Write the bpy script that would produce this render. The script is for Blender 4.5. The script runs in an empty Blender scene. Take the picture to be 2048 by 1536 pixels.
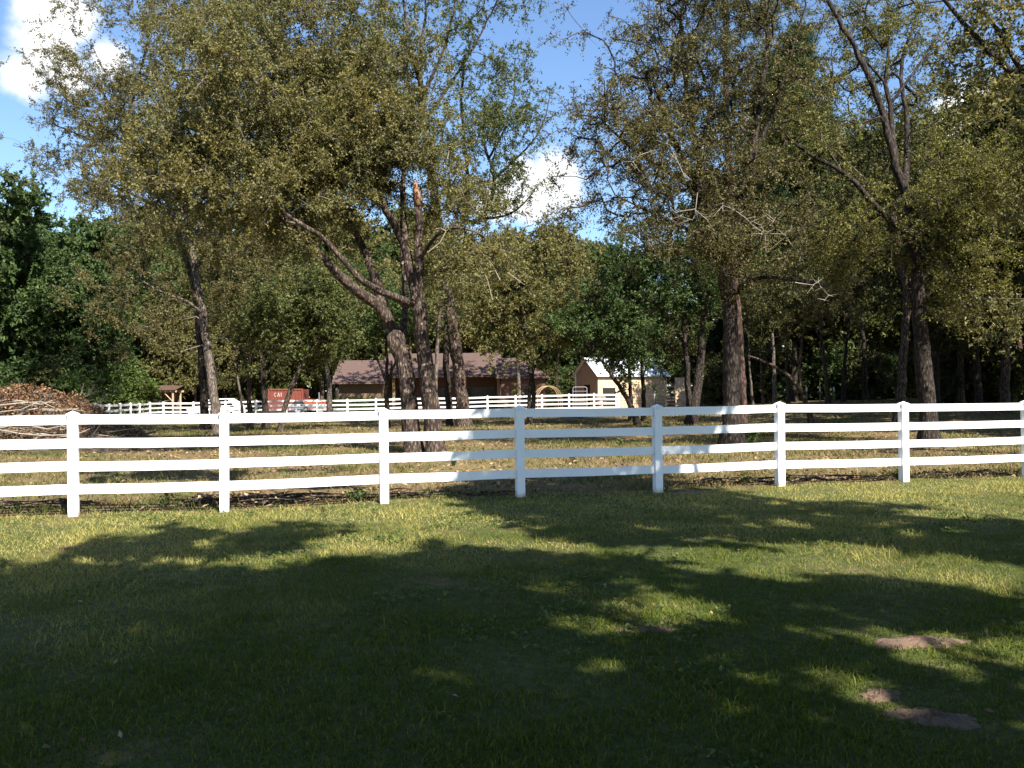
import bpy, math, random
import numpy as np
from mathutils import Vector, Matrix
rnd = random.Random(7)
SC = bpy.context.scene
COL = SC.collection
R = math.radians

# ------------------------------------------------------------------ camera, sky, sun, exposure
CAM_H, FPX, CX, CY = 1.62, 1773.0, 1024.0, 768.0
PITCH, ROLL = math.atan(17 / 1773), -0.0087
SUN_EL, SUN_AZ = R(45), R(32)            # azimuth: right of straight behind the camera
SKY_STRENGTH, SUN_STRENGTH, EXPOSURE = 0.068, 5.0, 1.55
cd = bpy.data.cameras.new('camera')
cam = bpy.data.objects.new('camera', cd)
COL.objects.link(cam)
CAMR = Matrix.Rotation(math.pi / 2 + PITCH, 3, 'X') @ Matrix.Rotation(ROLL, 3, 'Z')
cam.matrix_world = Matrix.Translation((0, 0, CAM_H)) @ CAMR.to_4x4()
cd.sensor_width = 36
cd.lens = 36 * FPX / 2048
cd.clip_end = 2000
SC.camera = cam
CR = np.array(CAMR)

S = np.array((math.sin(SUN_AZ) * math.cos(SUN_EL), -math.cos(SUN_AZ) * math.cos(SUN_EL), math.sin(SUN_EL)))
sd = bpy.data.lights.new('sun', 'SUN')
sd.energy = SUN_STRENGTH
sd.angle = R(0.53)
sd.color = (1.0, 0.94, 0.85)
sun = bpy.data.objects.new('sun', sd)
COL.objects.link(sun)
sun.rotation_euler = Vector(S).to_track_quat('Z', 'Y').to_euler()
sun.location = (20, -30, 40)

SC.view_settings.view_transform = 'Standard'
SC.view_settings.look = 'None'
SC.view_settings.gamma = 1
SC.view_settings.use_curve_mapping = False
SC.view_settings.exposure = EXPOSURE
cy = SC.cycles
cy.max_bounces = 6
cy.diffuse_bounces = 3
cy.glossy_bounces = 2
cy.transmission_bounces = 4
cy.transparent_max_bounces = 4
cy.use_denoising = True
cy.denoiser = 'OPENIMAGEDENOISE'
cy.caustics_reflective = False
cy.caustics_refractive = False


def raydir(px, py):
    d = CR @ np.array(((px - CX) / FPX, (CY - py) / FPX, -1.0))
    return d / d[1]


def at(px, py, Y):
    """world point seen at pixel px,py of the 2048x1536 frame, Y metres away"""
    return np.array((0, 0, CAM_H)) + raydir(px, py) * Y


def project(p):
    q = CR.T @ (np.asarray(p, float) - np.array((0, 0, CAM_H)))
    return CX + FPX * q[0] / -q[2], CY - FPX * q[1] / -q[2]


def smooth(a, b, x):
    t = np.clip((np.asarray(x, float) - a) / (b - a), 0, 1)
    return t * t * (3 - 2 * t)


def patch(x, y, s=1.0, ph=0.0):
    """cheap smooth patchiness, about -1..1"""
    x = np.asarray(x, float) * s
    y = np.asarray(y, float) * s
    return (np.sin(x * 1.3 + 1.7 * np.sin(y * .9 + ph) + ph) * np.sin(y * 1.1 + 1.3 * np.sin(x * .7 - ph) + 2 * ph)
            + .6 * np.sin(x * 2.9 + 2 * np.sin(y * 2.1) + 3 * ph) * np.sin(y * 3.3 + ph)) / 1.4


def gz(x, y):
    x = np.asarray(x, float)
    y = np.asarray(y, float)
    far = smooth(26, 62, y)
    z = far * (0.011 * np.clip(x, -40, 40) + .55 * smooth(8, 26, x))
    z = z + .025 * patch(x, y, .55, .4) * smooth(2, 7, y) + .05 * patch(x, y, .3, 1.9) * smooth(18, 30, y)
    return z


def ground(px, py):
    d = raydir(px, py)
    Y = 20.0
    for _ in range(60):
        p = np.array((0, 0, CAM_H)) + d * Y
        g = float(gz(p[0], p[1]))
        Yn = (g - CAM_H) / d[2] if d[2] < -1e-5 else 90
        Y = .5 * Y + .5 * min(max(Yn, 1), 140)
    p = np.array((0, 0, CAM_H)) + d * Y
    p[2] = float(gz(p[0], p[1]))
    return p


# ------------------------------------------------------------------ world: nishita sky with cumulus clouds
W = bpy.data.worlds.new('World')
SC.world = W
W.use_nodes = True
nt = W.node_tree
nt.nodes.clear()


def nn(tree, t, **kw):
    n = tree.nodes.new(t)
    for k, v in kw.items():
        setattr(n, k, v)
    return n


def mathn(tree, op, a, b=None, c=None, clamp=False):
    n = nn(tree, 'ShaderNodeMath', operation=op)
    n.use_clamp = clamp
    for i, v in enumerate((a, b, c)):
        if v is None:
            continue
        if hasattr(v, 'is_linked'):
            tree.links.new(v, n.inputs[i])
        else:
            n.inputs[i].default_value = v
    return n.outputs[0]


sky = nn(nt, 'ShaderNodeTexSky', sky_type='NISHITA')
sky.sun_disc = False
sky.sun_elevation = SUN_EL
sky.sun_rotation = math.pi - SUN_AZ
sky.air_density = 1.0
sky.dust_density = 0.35
sky.ozone_density = 1.6
tc = nn(nt, 'ShaderNodeTexCoord')
nz = nn(nt, 'ShaderNodeTexNoise')
nz.inputs['Scale'].default_value = 16
nz.inputs['Detail'].default_value = 11
nz.inputs['Roughness'].default_value = .62
nt.links.new(tc.outputs['Generated'], nz.inputs['Vector'])
puffs = [(85, 15, 52), (92, 90, 56), (45, 150, 42), (150, 40, 44), (135, 145, 38), (215, 120, 40),
         (1100, 365, 66), (1122, 352, 46), (1060, 400, 48), (1010, 395, 50), (1135, 392, 36), (985, 415, 36), (1045, 345, 40),
         (1930, 250, 70), (1990, 280, 50)]
dirs = [(raydir(a, b), r / FPX) for a, b, r in puffs]
cr = random.Random(5)
for _ in range(11):                       # the same kind of cumulus over the rest of the sky
    az, el = cr.uniform(0.75, 5.5), cr.uniform(.15, .8)
    for k in range(3):
        a2, e2 = az + cr.uniform(-.12, .12), el + cr.uniform(-.03, .05)
        dirs.append((np.array((math.sin(a2) * math.cos(e2), math.cos(a2) * math.cos(e2), math.sin(e2))), cr.uniform(.05, .1)))
acc = None
for d, r in dirs:
    d = d / np.linalg.norm(d)
    v = nn(nt, 'ShaderNodeVectorMath', operation='DISTANCE')
    nt.links.new(tc.outputs['Generated'], v.inputs[0])
    v.inputs[1].default_value = tuple(d)
    m = mathn(nt, 'MULTIPLY_ADD', v.outputs['Value'], -1 / r, 1.0)
    acc = m if acc is None else mathn(nt, 'MAXIMUM', acc, m)
dens = mathn(nt, 'ADD', acc, mathn(nt, 'MULTIPLY_ADD', nz.outputs['Fac'], 1.9, -.95))
mask = mathn(nt, 'MULTIPLY_ADD', dens, 1.75, .30, clamp=True)
shade = nn(nt, 'ShaderNodeValToRGB')
shade.color_ramp.elements[0].position = .2
shade.color_ramp.elements[0].color = (4.6, 5.2, 6.2, 1)
shade.color_ramp.elements[1].position = .75
shade.color_ramp.elements[1].color = (7.5, 7.5, 7.6, 1)
nt.links.new(mathn(nt, 'MULTIPLY_ADD', dens, .8, .25), shade.inputs[0])
tint = nn(nt, 'ShaderNodeMix', data_type='RGBA', blend_type='MULTIPLY')
tint.inputs[0].default_value = 1
nt.links.new(sky.outputs[0], tint.inputs[6])
tint.inputs[7].default_value = (.90, 1.02, 1.15, 1)
mix = nn(nt, 'ShaderNodeMix', data_type='RGBA')
nt.links.new(mask, mix.inputs[0])
nt.links.new(tint.outputs[2], mix.inputs[6])
nt.links.new(shade.outputs[0], mix.inputs[7])
bg = nn(nt, 'ShaderNodeBackground')
bg.inputs['Strength'].default_value = SKY_STRENGTH
nt.links.new(mix.outputs[2], bg.inputs['Color'])
wo = nn(nt, 'ShaderNodeOutputWorld')
nt.links.new(bg.outputs[0], wo.inputs[0])

# ------------------------------------------------------------------ helpers: tags, meshes, materials


def tag(o, label=None, cat=None, group=None, kind=None):
    for k, v in (('label', label), ('category', cat), ('group', group), ('kind', kind)):
        if v:
            o[k] = v
    return o


def empty(name, loc=(0, 0, 0), rz=0.0, label=None, cat=None, group=None):
    o = bpy.data.objects.new(name, None)
    o.location = tuple(float(v) for v in loc)
    o.rotation_euler = (0, 0, rz)
    o.empty_display_size = .2
    COL.objects.link(o)
    return tag(o, label, cat, group)


def copy_tree(o, loc, rz=0.0, sc=1.0, label=None, parent=None):
    c = o.copy()
    COL.objects.link(c)
    if parent is None:
        c.location = tuple(float(v) for v in loc)
        c.rotation_euler = (0, 0, rz)
        c.scale = (sc, sc, sc) if not isinstance(sc, tuple) else sc
        if label:
            c['label'] = label
    else:
        c.parent = parent
    for ch in list(o.children):
        copy_tree(ch, None, parent=c)
    return c


def np_mesh(name, V, F, smooth_shade=False):
    """mesh from numpy: V (n,3); F list of (m,k) index arrays"""
    me = bpy.data.meshes.new(name)
    V = np.ascontiguousarray(V, np.float32)
    F = [np.asarray(f, np.int32) for f in F if len(f)]
    me.vertices.add(len(V))
    me.vertices.foreach_set('co', V.ravel())
    loops = np.concatenate([f.ravel() for f in F])
    tot = np.concatenate([np.full(len(f), f.shape[1], np.int32) for f in F])
    start = np.concatenate([[0], np.cumsum(tot)[:-1]]).astype(np.int32)
    me.loops.add(len(loops))
    me.loops.foreach_set('vertex_index', loops)
    me.polygons.add(len(tot))
    me.polygons.foreach_set('loop_start', start)
    me.polygons.foreach_set('use_smooth', np.full(len(tot), smooth_shade, bool))
    me.update(calc_edges=True)
    return me


def link(name, me, mat=None, parent=None, kind=None):
    o = bpy.data.objects.new(name, me)
    COL.objects.link(o)
    if mat is not None and not me.materials:
        me.materials.append(mat)
    if parent is not None:
        o.parent = parent
    if kind:
        o['kind'] = kind
    return o


class MB:
    """collects simple solids and links them as one mesh object"""

    def __init__(s):
        s.v, s.f, s.n = [], {}, 0

    def add(s, V, faces):
        V = np.asarray(V, float)
        for f in faces:
            s.f.setdefault(len(f), []).append([i + s.n for i in f])
        s.v.append(V)
        s.n += len(V)
        return s

    def box(s, c, d, rz=0.0, ry=0.0, taper=1.0):
        c = np.asarray(c, float)
        V = np.array([(x, y, z) for z in (-.5, .5) for y in (-.5, .5) for x in (-.5, .5)], float)
        V[4:, :2] *= taper
        V = V * np.asarray(d, float)
        if ry:
            k, q = math.cos(ry), math.sin(ry)
            V = V @ np.array(((k, 0, -q), (0, 1, 0), (q, 0, k)))
        k, q = math.cos(rz), math.sin(rz)
        V = V @ np.array(((k, q, 0), (-q, k, 0), (0, 0, 1))) + c
        return s.add(V, [(0, 2, 3, 1), (4, 5, 7, 6), (0, 1, 5, 4), (2, 6, 7, 3), (0, 4, 6, 2), (1, 3, 7, 5)])

    def prism(s, pts, a, b):
        """closed polygon pts (3D) swept from +a to +b (offset vectors)"""
        P = np.asarray(pts, float)
        n = len(P)
        V = np.vstack([P + np.asarray(a, float), P + np.asarray(b, float)])
        F = [tuple(range(n))[::-1], tuple(range(n, 2 * n))] + [(i, (i + 1) % n, n + (i + 1) % n, n + i) for i in range(n)]
        return s.add(V, F)

    def tube(s, pts, r, n=6, cap=True):
        P = np.asarray(pts, float)
        r = np.broadcast_to(np.asarray(r, float), (len(P),))
        V, F = tube_arrays(P, r, n)
        F = [tuple(f) for f in F]
        if cap:
            F += [tuple(range(n))[::-1], tuple(range((len(P) - 1) * n, len(P) * n))]
        return s.add(V, F)

    def build(s, name, mat=None, parent=None, sm=False, kind=None, bevel=0):
        me = np_mesh(name, np.vstack(s.v), [np.array(f) for f in s.f.values()], sm)
        o = link(name, me, mat, parent, kind)
        if bevel:
            m = o.modifiers.new('bevel', 'BEVEL')
            m.width = bevel
            m.segments = 2
            m.limit_method = 'ANGLE'
        return o


def unit(v, axis=-1):
    return v / np.maximum(np.linalg.norm(v, axis=axis, keepdims=True), 1e-9)


def tube_arrays(P, r, n):
    T = unit(np.gradient(P, axis=0) if len(P) > 1 else np.array([[0, 0, 1.0]]))
    ax = np.eye(3)[np.argmin(np.abs(T.mean(0)))]
    U = unit(np.cross(T, ax))
    Wv = np.cross(T, U)
    a = np.arange(n) * 2 * math.pi / n
    ring = np.cos(a)[None, :, None] * U[:, None] + np.sin(a)[None, :, None] * Wv[:, None]
    V = (P[:, None] + ring * r[:, None, None]).reshape(-1, 3)
    i = np.arange(len(P) - 1)[:, None] * n
    j = np.arange(n)[None]
    k = (j + 1) % n
    F = np.stack([i + j, i + k, i + n + k, i + n + j], -1).reshape(-1, 4)
    return V, F


def ramp(tree, fac, stops, interp='LINEAR'):
    n = nn(tree, 'ShaderNodeValToRGB')
    e = n.color_ramp.elements
    n.color_ramp.interpolation = interp
    while len(e) < len(stops):
        e.new(.5)
    for el, (p, c) in zip(e, stops):
        el.position = p
        el.color = tuple(c) + (1,)
    tree.links.new(fac, n.inputs[0])
    return n.outputs[0]


def noise(tree, vec, scale, detail=5, rough=.6, kind='ShaderNodeTexNoise', out='Fac'):
    n = nn(tree, kind)
    n.inputs['Scale'].default_value = scale
    if 'Detail' in n.inputs:
        n.inputs['Detail'].default_value = detail
    if 'Roughness' in n.inputs:
        n.inputs['Roughness'].default_value = rough
    if vec is not None:
        tree.links.new(vec, n.inputs['Vector'])
    return n.outputs[out]


def newmat(name):
    m = bpy.data.materials.new(name)
    m.use_nodes = True
    t = m.node_tree
    t.nodes.clear()
    out = nn(t, 'ShaderNodeOutputMaterial')
    p = nn(t, 'ShaderNodeBsdfPrincipled')
    t.links.new(p.outputs[0], out.inputs[0])
    return m, t, p, out


def mapped(t, space='Object', scale=(1, 1, 1)):
    c = nn(t, 'ShaderNodeTexCoord')
    if space == 'World':
        g = nn(t, 'ShaderNodeNewGeometry')
        src = g.outputs['Position']
    else:
        src = c.outputs[space]
    m = nn(t, 'ShaderNodeMapping')
    m.inputs['Scale'].default_value = scale
    t.links.new(src, m.inputs['Vector'])
    return m.outputs[0]


def bump(t, p, h, strength=.4, dist=.02):
    b = nn(t, 'ShaderNodeBump')
    b.inputs['Strength'].default_value = strength
    b.inputs['Distance'].default_value = dist
    t.links.new(h, b.inputs['Height'])
    t.links.new(b.outputs[0], p.inputs['Normal'])


def simple(name, c1, c2=None, scale=8, rough=.6, bmp=0.0, metal=0.0, vs=(1, 1, 1), spec=.5, space='Object', dist=.01):
    m, t, p, _ = newmat(name)
    v = mapped(t, space, vs)
    f = noise(t, v, scale)
    c2 = c2 or tuple(x * .75 for x in c1)
    t.links.new(ramp(t, f, [(.3, c1), (.72, c2)]), p.inputs['Base Color'])
    p.inputs['Roughness'].default_value = rough
    p.inputs['Metallic'].default_value = metal
    p.inputs['Specular IOR Level'].default_value = spec
    if bmp:
        bump(t, p, f, bmp, dist)
    return m


def leafmat(name, stops, rough=.55, trans=.28, tcol=1.35, patchy=None, spec=.2, fence=False):
    m, t, p, out = newmat(name)
    g = nn(t, 'ShaderNodeNewGeometry')
    col = ramp(t, g.outputs['Random Per Island'], stops)
    if patchy:
        v = mapped(t, 'World')
        f = noise(t, v, patchy[0], 3)
        if fence:                        # turf drier and yellower towards the fence; near end painted darker for lawn shade
            sp_ = nn(t, 'ShaderNodeSeparateXYZ')
            t.links.new(v, sp_.inputs[0])
            f = mathn(t, 'ADD', f, mathn(t, 'MINIMUM', mathn(t, 'MULTIPLY_ADD', mathn(t, 'SUBTRACT', sp_.outputs[1], mathn(t, 'MULTIPLY', sp_.outputs[0], .22)), .040, -.36), .20))
        mx = nn(t, 'ShaderNodeMix', data_type='RGBA')
        t.links.new(ramp(t, f, [(patchy[2], (0, 0, 0)), (patchy[3], (1, 1, 1))]), mx.inputs[0])
        t.links.new(col, mx.inputs[6])
        t.links.new(ramp(t, g.outputs['Random Per Island'], patchy[1]), mx.inputs[7])
        col = mx.outputs[2]
    t.links.new(col, p.inputs['Base Color'])
    p.inputs['Roughness'].default_value = rough
    p.inputs['Specular IOR Level'].default_value = spec
    tr = nn(t, 'ShaderNodeBsdfTranslucent')
    gm = nn(t, 'ShaderNodeMix', data_type='RGBA', blend_type='MULTIPLY')
    gm.inputs[0].default_value = 1
    t.links.new(col, gm.inputs[6])
    gm.inputs[7].default_value = (tcol, tcol * 1.05, tcol * .6, 1)
    t.links.new(gm.outputs[2], tr.inputs[0])
    ms = nn(t, 'ShaderNodeMixShader')
    ms.inputs[0].default_value = trans
    t.links.new(p.outputs[0], ms.inputs[1])
    t.links.new(tr.outputs[0], ms.inputs[2])
    t.links.new(ms.outputs[0], out.inputs[0])
    return m


def barkmat(name, dark, mid, pale, lichen=.62, scale=1.0):
    m, t, p, _ = newmat(name)
    v = mapped(t, 'Object', (1, 1, .32))
    vo = nn(t, 'ShaderNodeTexVoronoi')
    vo.inputs['Scale'].default_value = 17 * scale
    t.links.new(v, vo.inputs['Vector'])
    n1 = noise(t, v, 26 * scale, 6, .7)
    v2 = mapped(t, 'Object')
    n2 = noise(t, v2, 5.5 * scale, 5, .65)
    h = mathn(t, 'ADD', mathn(t, 'MULTIPLY', vo.outputs['Distance'], .9), mathn(t, 'MULTIPLY', n1, .6))
    c = ramp(t, h, [(.28, pale), (.55, mid), (.85, dark)])
    mx = nn(t, 'ShaderNodeMix', data_type='RGBA')
    t.links.new(ramp(t, n2, [(lichen, (0, 0, 0)), (lichen + .1, (1, 1, 1))]), mx.inputs[0])
    t.links.new(c, mx.inputs[6])
    mx.inputs[7].default_value = tuple(min(1, x * 1.5) for x in pale) + (1,)
    t.links.new(mx.outputs[2], p.inputs['Base Color'])
    p.inputs['Roughness'].default_value = .9
    p.inputs['Specular IOR Level'].default_value = .2
    bump(t, p, mathn(t, 'MULTIPLY', h, -1), .9, .03)
    return m


M = {}
M['vinyl'] = simple('white_vinyl', (.84, .84, .84), (.77, .77, .75), 2.5, .4, 0, spec=.4)
M['vinyl_post'] = simple('white_vinyl_post', (.84, .84, .84), (.77, .77, .75), 2.5, .4, 0, spec=.4)
t = M['vinyl_post'].node_tree                     # soil splash low on the posts
p = [q for q in t.nodes if q.type == 'BSDF_PRINCIPLED'][0]
src = p.inputs['Base Color'].links[0].from_socket
vv = mapped(t, 'Object')
sx_ = nn(t, 'ShaderNodeSeparateXYZ')
t.links.new(vv, sx_.inputs[0])
mx = nn(t, 'ShaderNodeMix', data_type='RGBA')
t.links.new(mathn(t, 'ADD', mathn(t, 'MULTIPLY_ADD', sx_.outputs[2], -5.5, .62), mathn(t, 'MULTIPLY_ADD', noise(t, vv, 14), 1.3, -.65), clamp=True), mx.inputs[0])
t.links.new(src, mx.inputs[6])
mx.inputs[7].default_value = (.36, .29, .20, 1)
t.links.new(mx.outputs[2], p.inputs['Base Color'])
M['vinyl_far'] = simple('white_vinyl_weathered', (.74, .74, .73), (.55, .55, .52), 1.2, .5, 0)
M['bark_oak'] = barkmat('oak_bark', (.028, .020, .016), (.095, .068, .051), (.23, .18, .14))
M['bark_pale'] = barkmat('pale_bark', (.06, .047, .038), (.155, .128, .104), (.25, .215, .18), .64)
M['bark_dark'] = barkmat('dark_bark', (.018, .014, .011), (.05, .038, .031), (.10, .08, .065), .72)
M['bark_pine'] = barkmat('pine_bark', (.03, .018, .014), (.085, .05, .04), (.17, .11, .09), .75, .7)
M['twig'] = simple('twig_bark', (.14, .115, .09), (.05, .04, .032), 2, .85)
M['deadwood'] = simple('bleached_dead_wood', (.30, .26, .20), (.15, .12, .09), 6, .85, .3)
M['rawwood'] = simple('torn_heartwood', (.20, .09, .045), (.30, .17, .09), 9, .85, .4, vs=(1, 1, .2))
oliv = [(0, (0.0560, 0.0594, 0.0219)), (.3, (0.0952, 0.0963, 0.0309)), (.6, (0.1400, 0.1322, 0.0443)), (.93, (0.1680, 0.1434, 0.0555)), (1, (0.2464, 0.2240, 0.1048))]
M['leaf_oak'] = leafmat('oak_leaf', oliv, patchy=(.35, [(0, (.080, .068, .016)), (.5, (.14, .118, .030)), (1, (.23, .19, .065))], .50, .68))
M['leaf_yg'] = leafmat('yellow_green_oak_leaf', [(0, (.056, .060, .014)), (.4, (.10, .103, .024)), (.8, (.175, .16, .042)), (1, (.28, .25, .095))], trans=.34)
M['leaf_brown_dim'] = leafmat('dim_olive_brown_oak_leaf', [(0, (.042, .042, .014)), (.35, (.075, .070, .022)), (.7, (.115, .100, .034)), (.9, (.15, .122, .05)), (1, (.24, .21, .11))])  # browner leaf, with the dimness of the shaded crowns put into its colour
M['leaf_oak_green'] = leafmat('oak_leaf_green', [(0, (.04, .055, .016)), (.5, (.075, .09, .024)), (.9, (.11, .12, .036)), (1, (.2, .18, .07))])
M['leaf_yellow'] = leafmat('thin_yellow_leaf', [(0, (.085, .080, .032)), (.5, (.13, .12, .048)), (.9, (.17, .15, .068)), (1, (.24, .21, .12))], trans=.38)
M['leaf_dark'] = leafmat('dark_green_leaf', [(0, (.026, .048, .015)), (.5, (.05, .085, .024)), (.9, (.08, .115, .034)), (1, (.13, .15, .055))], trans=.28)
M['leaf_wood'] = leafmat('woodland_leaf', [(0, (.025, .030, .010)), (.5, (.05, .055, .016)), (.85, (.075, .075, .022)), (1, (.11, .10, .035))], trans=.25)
M['leaf_bright'] = leafmat('bright_green_leaf', [(0, (.045, .075, .018)), (.6, (.075, .115, .026)), (1, (.13, .16, .045))], trans=.35)
M['needle'] = leafmat('pine_needle', [(0, (.018, .035, .012)), (1, (.045, .075, .025))], trans=.1)
M['dead_leaf'] = leafmat('dead_leaf', [(0, (.075, .034, .018)), (.4, (.13, .065, .032)), (.75, (.20, .115, .058)), (1, (.32, .22, .13))], trans=.15, rough=.6, tcol=1.1)
M['litter'] = leafmat('fallen_leaf', [(0, (.10, .055, .028)), (.5, (.20, .125, .06)), (1, (.34, .25, .14))], trans=.1, rough=.6, tcol=1.0)
grn = [(0, (.052, .078, .009)), (.45, (.076, .106, .014)), (.8, (.108, .130, .021)), (1, (.19, .18, .045))]
dry = [(0, (.23, .208, .054)), (.4, (.29, .255, .074)), (.75, (.36, .305, .105)), (1, (.44, .38, .16))]
M['lawn'] = leafmat('lawn_blade', grn, patchy=(.42, dry, .42, .62), trans=.28, tcol=1.15, spec=.03, rough=.8, fence=True)
hay = [(0, (.075, .07, .02)), (.35, (.14, .118, .04)), (.7, (.22, .17, .068)), (1, (.33, .26, .13))]
M['pasture'] = leafmat('pasture_blade', hay, patchy=(.5, [(0, (.045, .07, .014)), (1, (.12, .13, .035))], .44, .56), trans=.25, tcol=1.1, spec=.2)
M['soil'] = simple('reddish_soil', (.15, .092, .058), (.085, .056, .036), 14, .95, .9, dist=.03)

# ------------------------------------------------------------------ near fence line (fitted to the ground points of its posts)
POST_PX = [(155, 1032), (458, 1021), (767, 1010), (1041, 999), (1318, 987), (1566, 975), (1810, 966), (2038, 952)]
fp = np.array([ground(*p)[:2] for p in POST_PX])
fa, fb = np.polyfit(fp[:, 0], fp[:, 1], 1)          # y = fa x + fb
FX = list(fp[:, 0])
FX = [2 * FX[0] - FX[1] - .1] + FX + [2 * FX[-1] - FX[-2], 3 * FX[-1] - 2 * FX[-2]]
FX = [FX[0] - 2.2] + FX
FENCE = [(x, fa * x + fb) for x in FX]
FN = np.array((-fa, 1.0)) / math.hypot(fa, 1)


def fence_d(x, y):
    """signed distance beyond the near fence"""
    return np.asarray(x) * FN[0] + (np.asarray(y) - fb) * FN[1]


def ridge(x, y):
    """low strip of unmown earth under the rails"""
    return .030 * np.exp(-((fence_d(x, y) - .14) / .18) ** 2) * (1 + patch(x, y, 1.1, 2))


# ------------------------------------------------------------------ ground
def axis(lo, hi, fine0, fine1, step, grow=1.22):
    a = list(np.arange(fine0, fine1 + 1e-6, step))
    s = step
    while a[-1] < hi:
        s *= grow
        a.append(a[-1] + s)
    s = step
    while a[0] > lo:
        s *= grow
        a.insert(0, a[0] - s)
    return np.array(a)


gx = axis(-450, 450, -22, 24, .4)
gy = axis(-200, 600, 2, 46, .32)
X, Y = np.meshgrid(gx, gy)
Z = gz(X, Y)
fd = fence_d(X, Y)
Z = Z + ridge(X, Y)
V = np.stack([X, Y, Z], -1).reshape(-1, 3)
nx = len(gx)
ii = (np.arange(len(gy) - 1)[:, None] * nx + np.arange(nx - 1)[None]).ravel()
gme = np_mesh('ground', V, [np.stack([ii, ii + 1, ii + nx + 1, ii + nx], -1)], True)
m, t, p, _ = newmat('ground')
vw = mapped(t, 'World')
sep = nn(t, 'ShaderNodeSeparateXYZ')
t.links.new(vw, sep.inputs[0])
dist = mathn(t, 'ADD', mathn(t, 'MULTIPLY', sep.outputs[0], float(FN[0])), mathn(t, 'MULTIPLY', mathn(t, 'SUBTRACT', sep.outputs[1], float(fb)), float(FN[1])))
nb = noise(t, vw, .9, 6, .65)
ns = noise(t, vw, 9, 6, .7)
nl = noise(t, vw, .28, 4, .6)
lawn = ramp(t, ns, [(.3, (.028, .042, .010)), (.55, (.065, .078, .022)), (.8, (.13, .115, .05))])
patchn = nn(t, 'ShaderNodeMix', data_type='RGBA')
t.links.new(ramp(t, nb, [(.55, (0, 0, 0)), (.75, (1, 1, 1))]), patchn.inputs[0])
t.links.new(lawn, patchn.inputs[6])
t.links.new(ramp(t, ns, [(.3, (.09, .065, .035)), (.7, (.20, .145, .075))]), patchn.inputs[7])
past = ramp(t, ns, [(.25, (.075, .055, .024)), (.5, (.16, .12, .055)), (.78, (.28, .22, .115))])  # dry ground, darkened in colour in place of the far shade bands
soil = nn(t, 'ShaderNodeMix', data_type='RGBA')
t.links.new(ramp(t, mathn(t, 'ADD', mathn(t, 'MULTIPLY', nb, .6), mathn(t, 'MULTIPLY', nl, .4)), [(.47, (0, 0, 0)), (.6, (1, 1, 1))]), soil.inputs[0])
t.links.new(past, soil.inputs[6])
t.links.new(ramp(t, ns, [(.3, (.095, .055, .034)), (.7, (.20, .125, .08))]), soil.inputs[7])
gm = nn(t, 'ShaderNodeMix', data_type='RGBA')
t.links.new(mathn(t, 'ADD', mathn(t, 'MULTIPLY', dist, 2.2), mathn(t, 'MULTIPLY_ADD', nb, 2.0, -.85), clamp=True), gm.inputs[0])
t.links.new(patchn.outputs[2], gm.inputs[6])
t.links.new(soil.outputs[2], gm.inputs[7])
t.links.new(gm.outputs[2], p.inputs['Base Color'])
p.inputs['Roughness'].default_value = .95
p.inputs['Specular IOR Level'].default_value = .15
bump(t, p, mathn(t, 'ADD', ns, noise(t, vw, 40, 3)), .9, .03)
g = link('ground', gme, m)
tag(g, kind='structure')


# ------------------------------------------------------------------ fences
def fence(name, label, posts, mat, rails=4, h=1.40, pw=.127, rail_h=.128, bev=.006):
    root = empty(name, (posts[0][0], posts[0][1], 0), 0, label, 'fence')
    o3 = np.array((posts[0][0], posts[0][1], 0))
    P = [np.array((x, y, float(gz(x, y)))) - o3 for x, y in posts]
    lev = [.368, .676, .983, 1.302][4 - rails:]
    pm = cm = None
    for i, q in enumerate(P):
        a = P[min(i + 1, len(P) - 1)] - P[max(i - 1, 0)]
        rz = math.atan2(a[1], a[0])
        if pm is None:
            pm = MB().box((0, 0, h / 2 - .17), (pw, pw, h + .25)).build('post', M['vinyl_post'] if mat == M['vinyl'] else mat, root, bevel=bev)
            cb = MB()
            cw = pw + .022
            cb.box((0, 0, .012), (cw, cw, .024))
            hw = cw / 2 - .006
            cb.add([(-hw, -hw, .0245), (hw, -hw, .0245), (hw, hw, .0245), (-hw, hw, .0245), (0, 0, .062)],
                   [(0, 1, 4), (1, 2, 4), (2, 3, 4), (3, 0, 4), (3, 2, 1, 0)])
            cm = cb.build('post_cap', mat, pm)
            po, co = pm, cm
        else:
            po = pm.copy()
            COL.objects.link(po)
            po.parent = root
            co = cm.copy()
            COL.objects.link(co)
            co.parent = po
        lean = rnd.uniform(-.006, .006)
        po.location = tuple(q)
        po.rotation_euler = (rnd.uniform(-.006, .006), lean, rz)
        co.location = (0, 0, h - .045)
        if i < len(P) - 1:
            b = P[i + 1]
            for z in lev:
                d = unit(b - q)
                e0, e1 = q + d * pw * .42, b - d * pw * .42
                z0, z1 = z + rnd.uniform(-.006, .006), z + rnd.uniform(-.006, .006)
                n2 = unit(np.array((-d[1], d[0], 0)))
                ox = np.stack([-n2 * .02, n2 * .02])
                prof = [e0 + ox[0] + (0, 0, z0 - rail_h / 2), e0 + ox[1] + (0, 0, z0 - rail_h / 2),
                        e0 + ox[1] + (0, 0, z0 + rail_h / 2), e0 + ox[0] + (0, 0, z0 + rail_h / 2)]
                mid = (e1 - e0) + np.array((0, 0, z1 - z0))
                sag = np.array((0, 0, -rnd.uniform(.002, .009)))
                A = np.array(prof)
                V = np.vstack([A, A + mid * .5 + sag, A + mid])
                F = [(3, 2, 1, 0), (8, 9, 10, 11)]
                for s0 in (0, 4):
                    F += [(s0 + k, s0 + (k + 1) % 4, s0 + 4 + (k + 1) % 4, s0 + 4 + k) for k in range(4)]
                MB().add(V, F).build('rail', mat, root)
    return root


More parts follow.
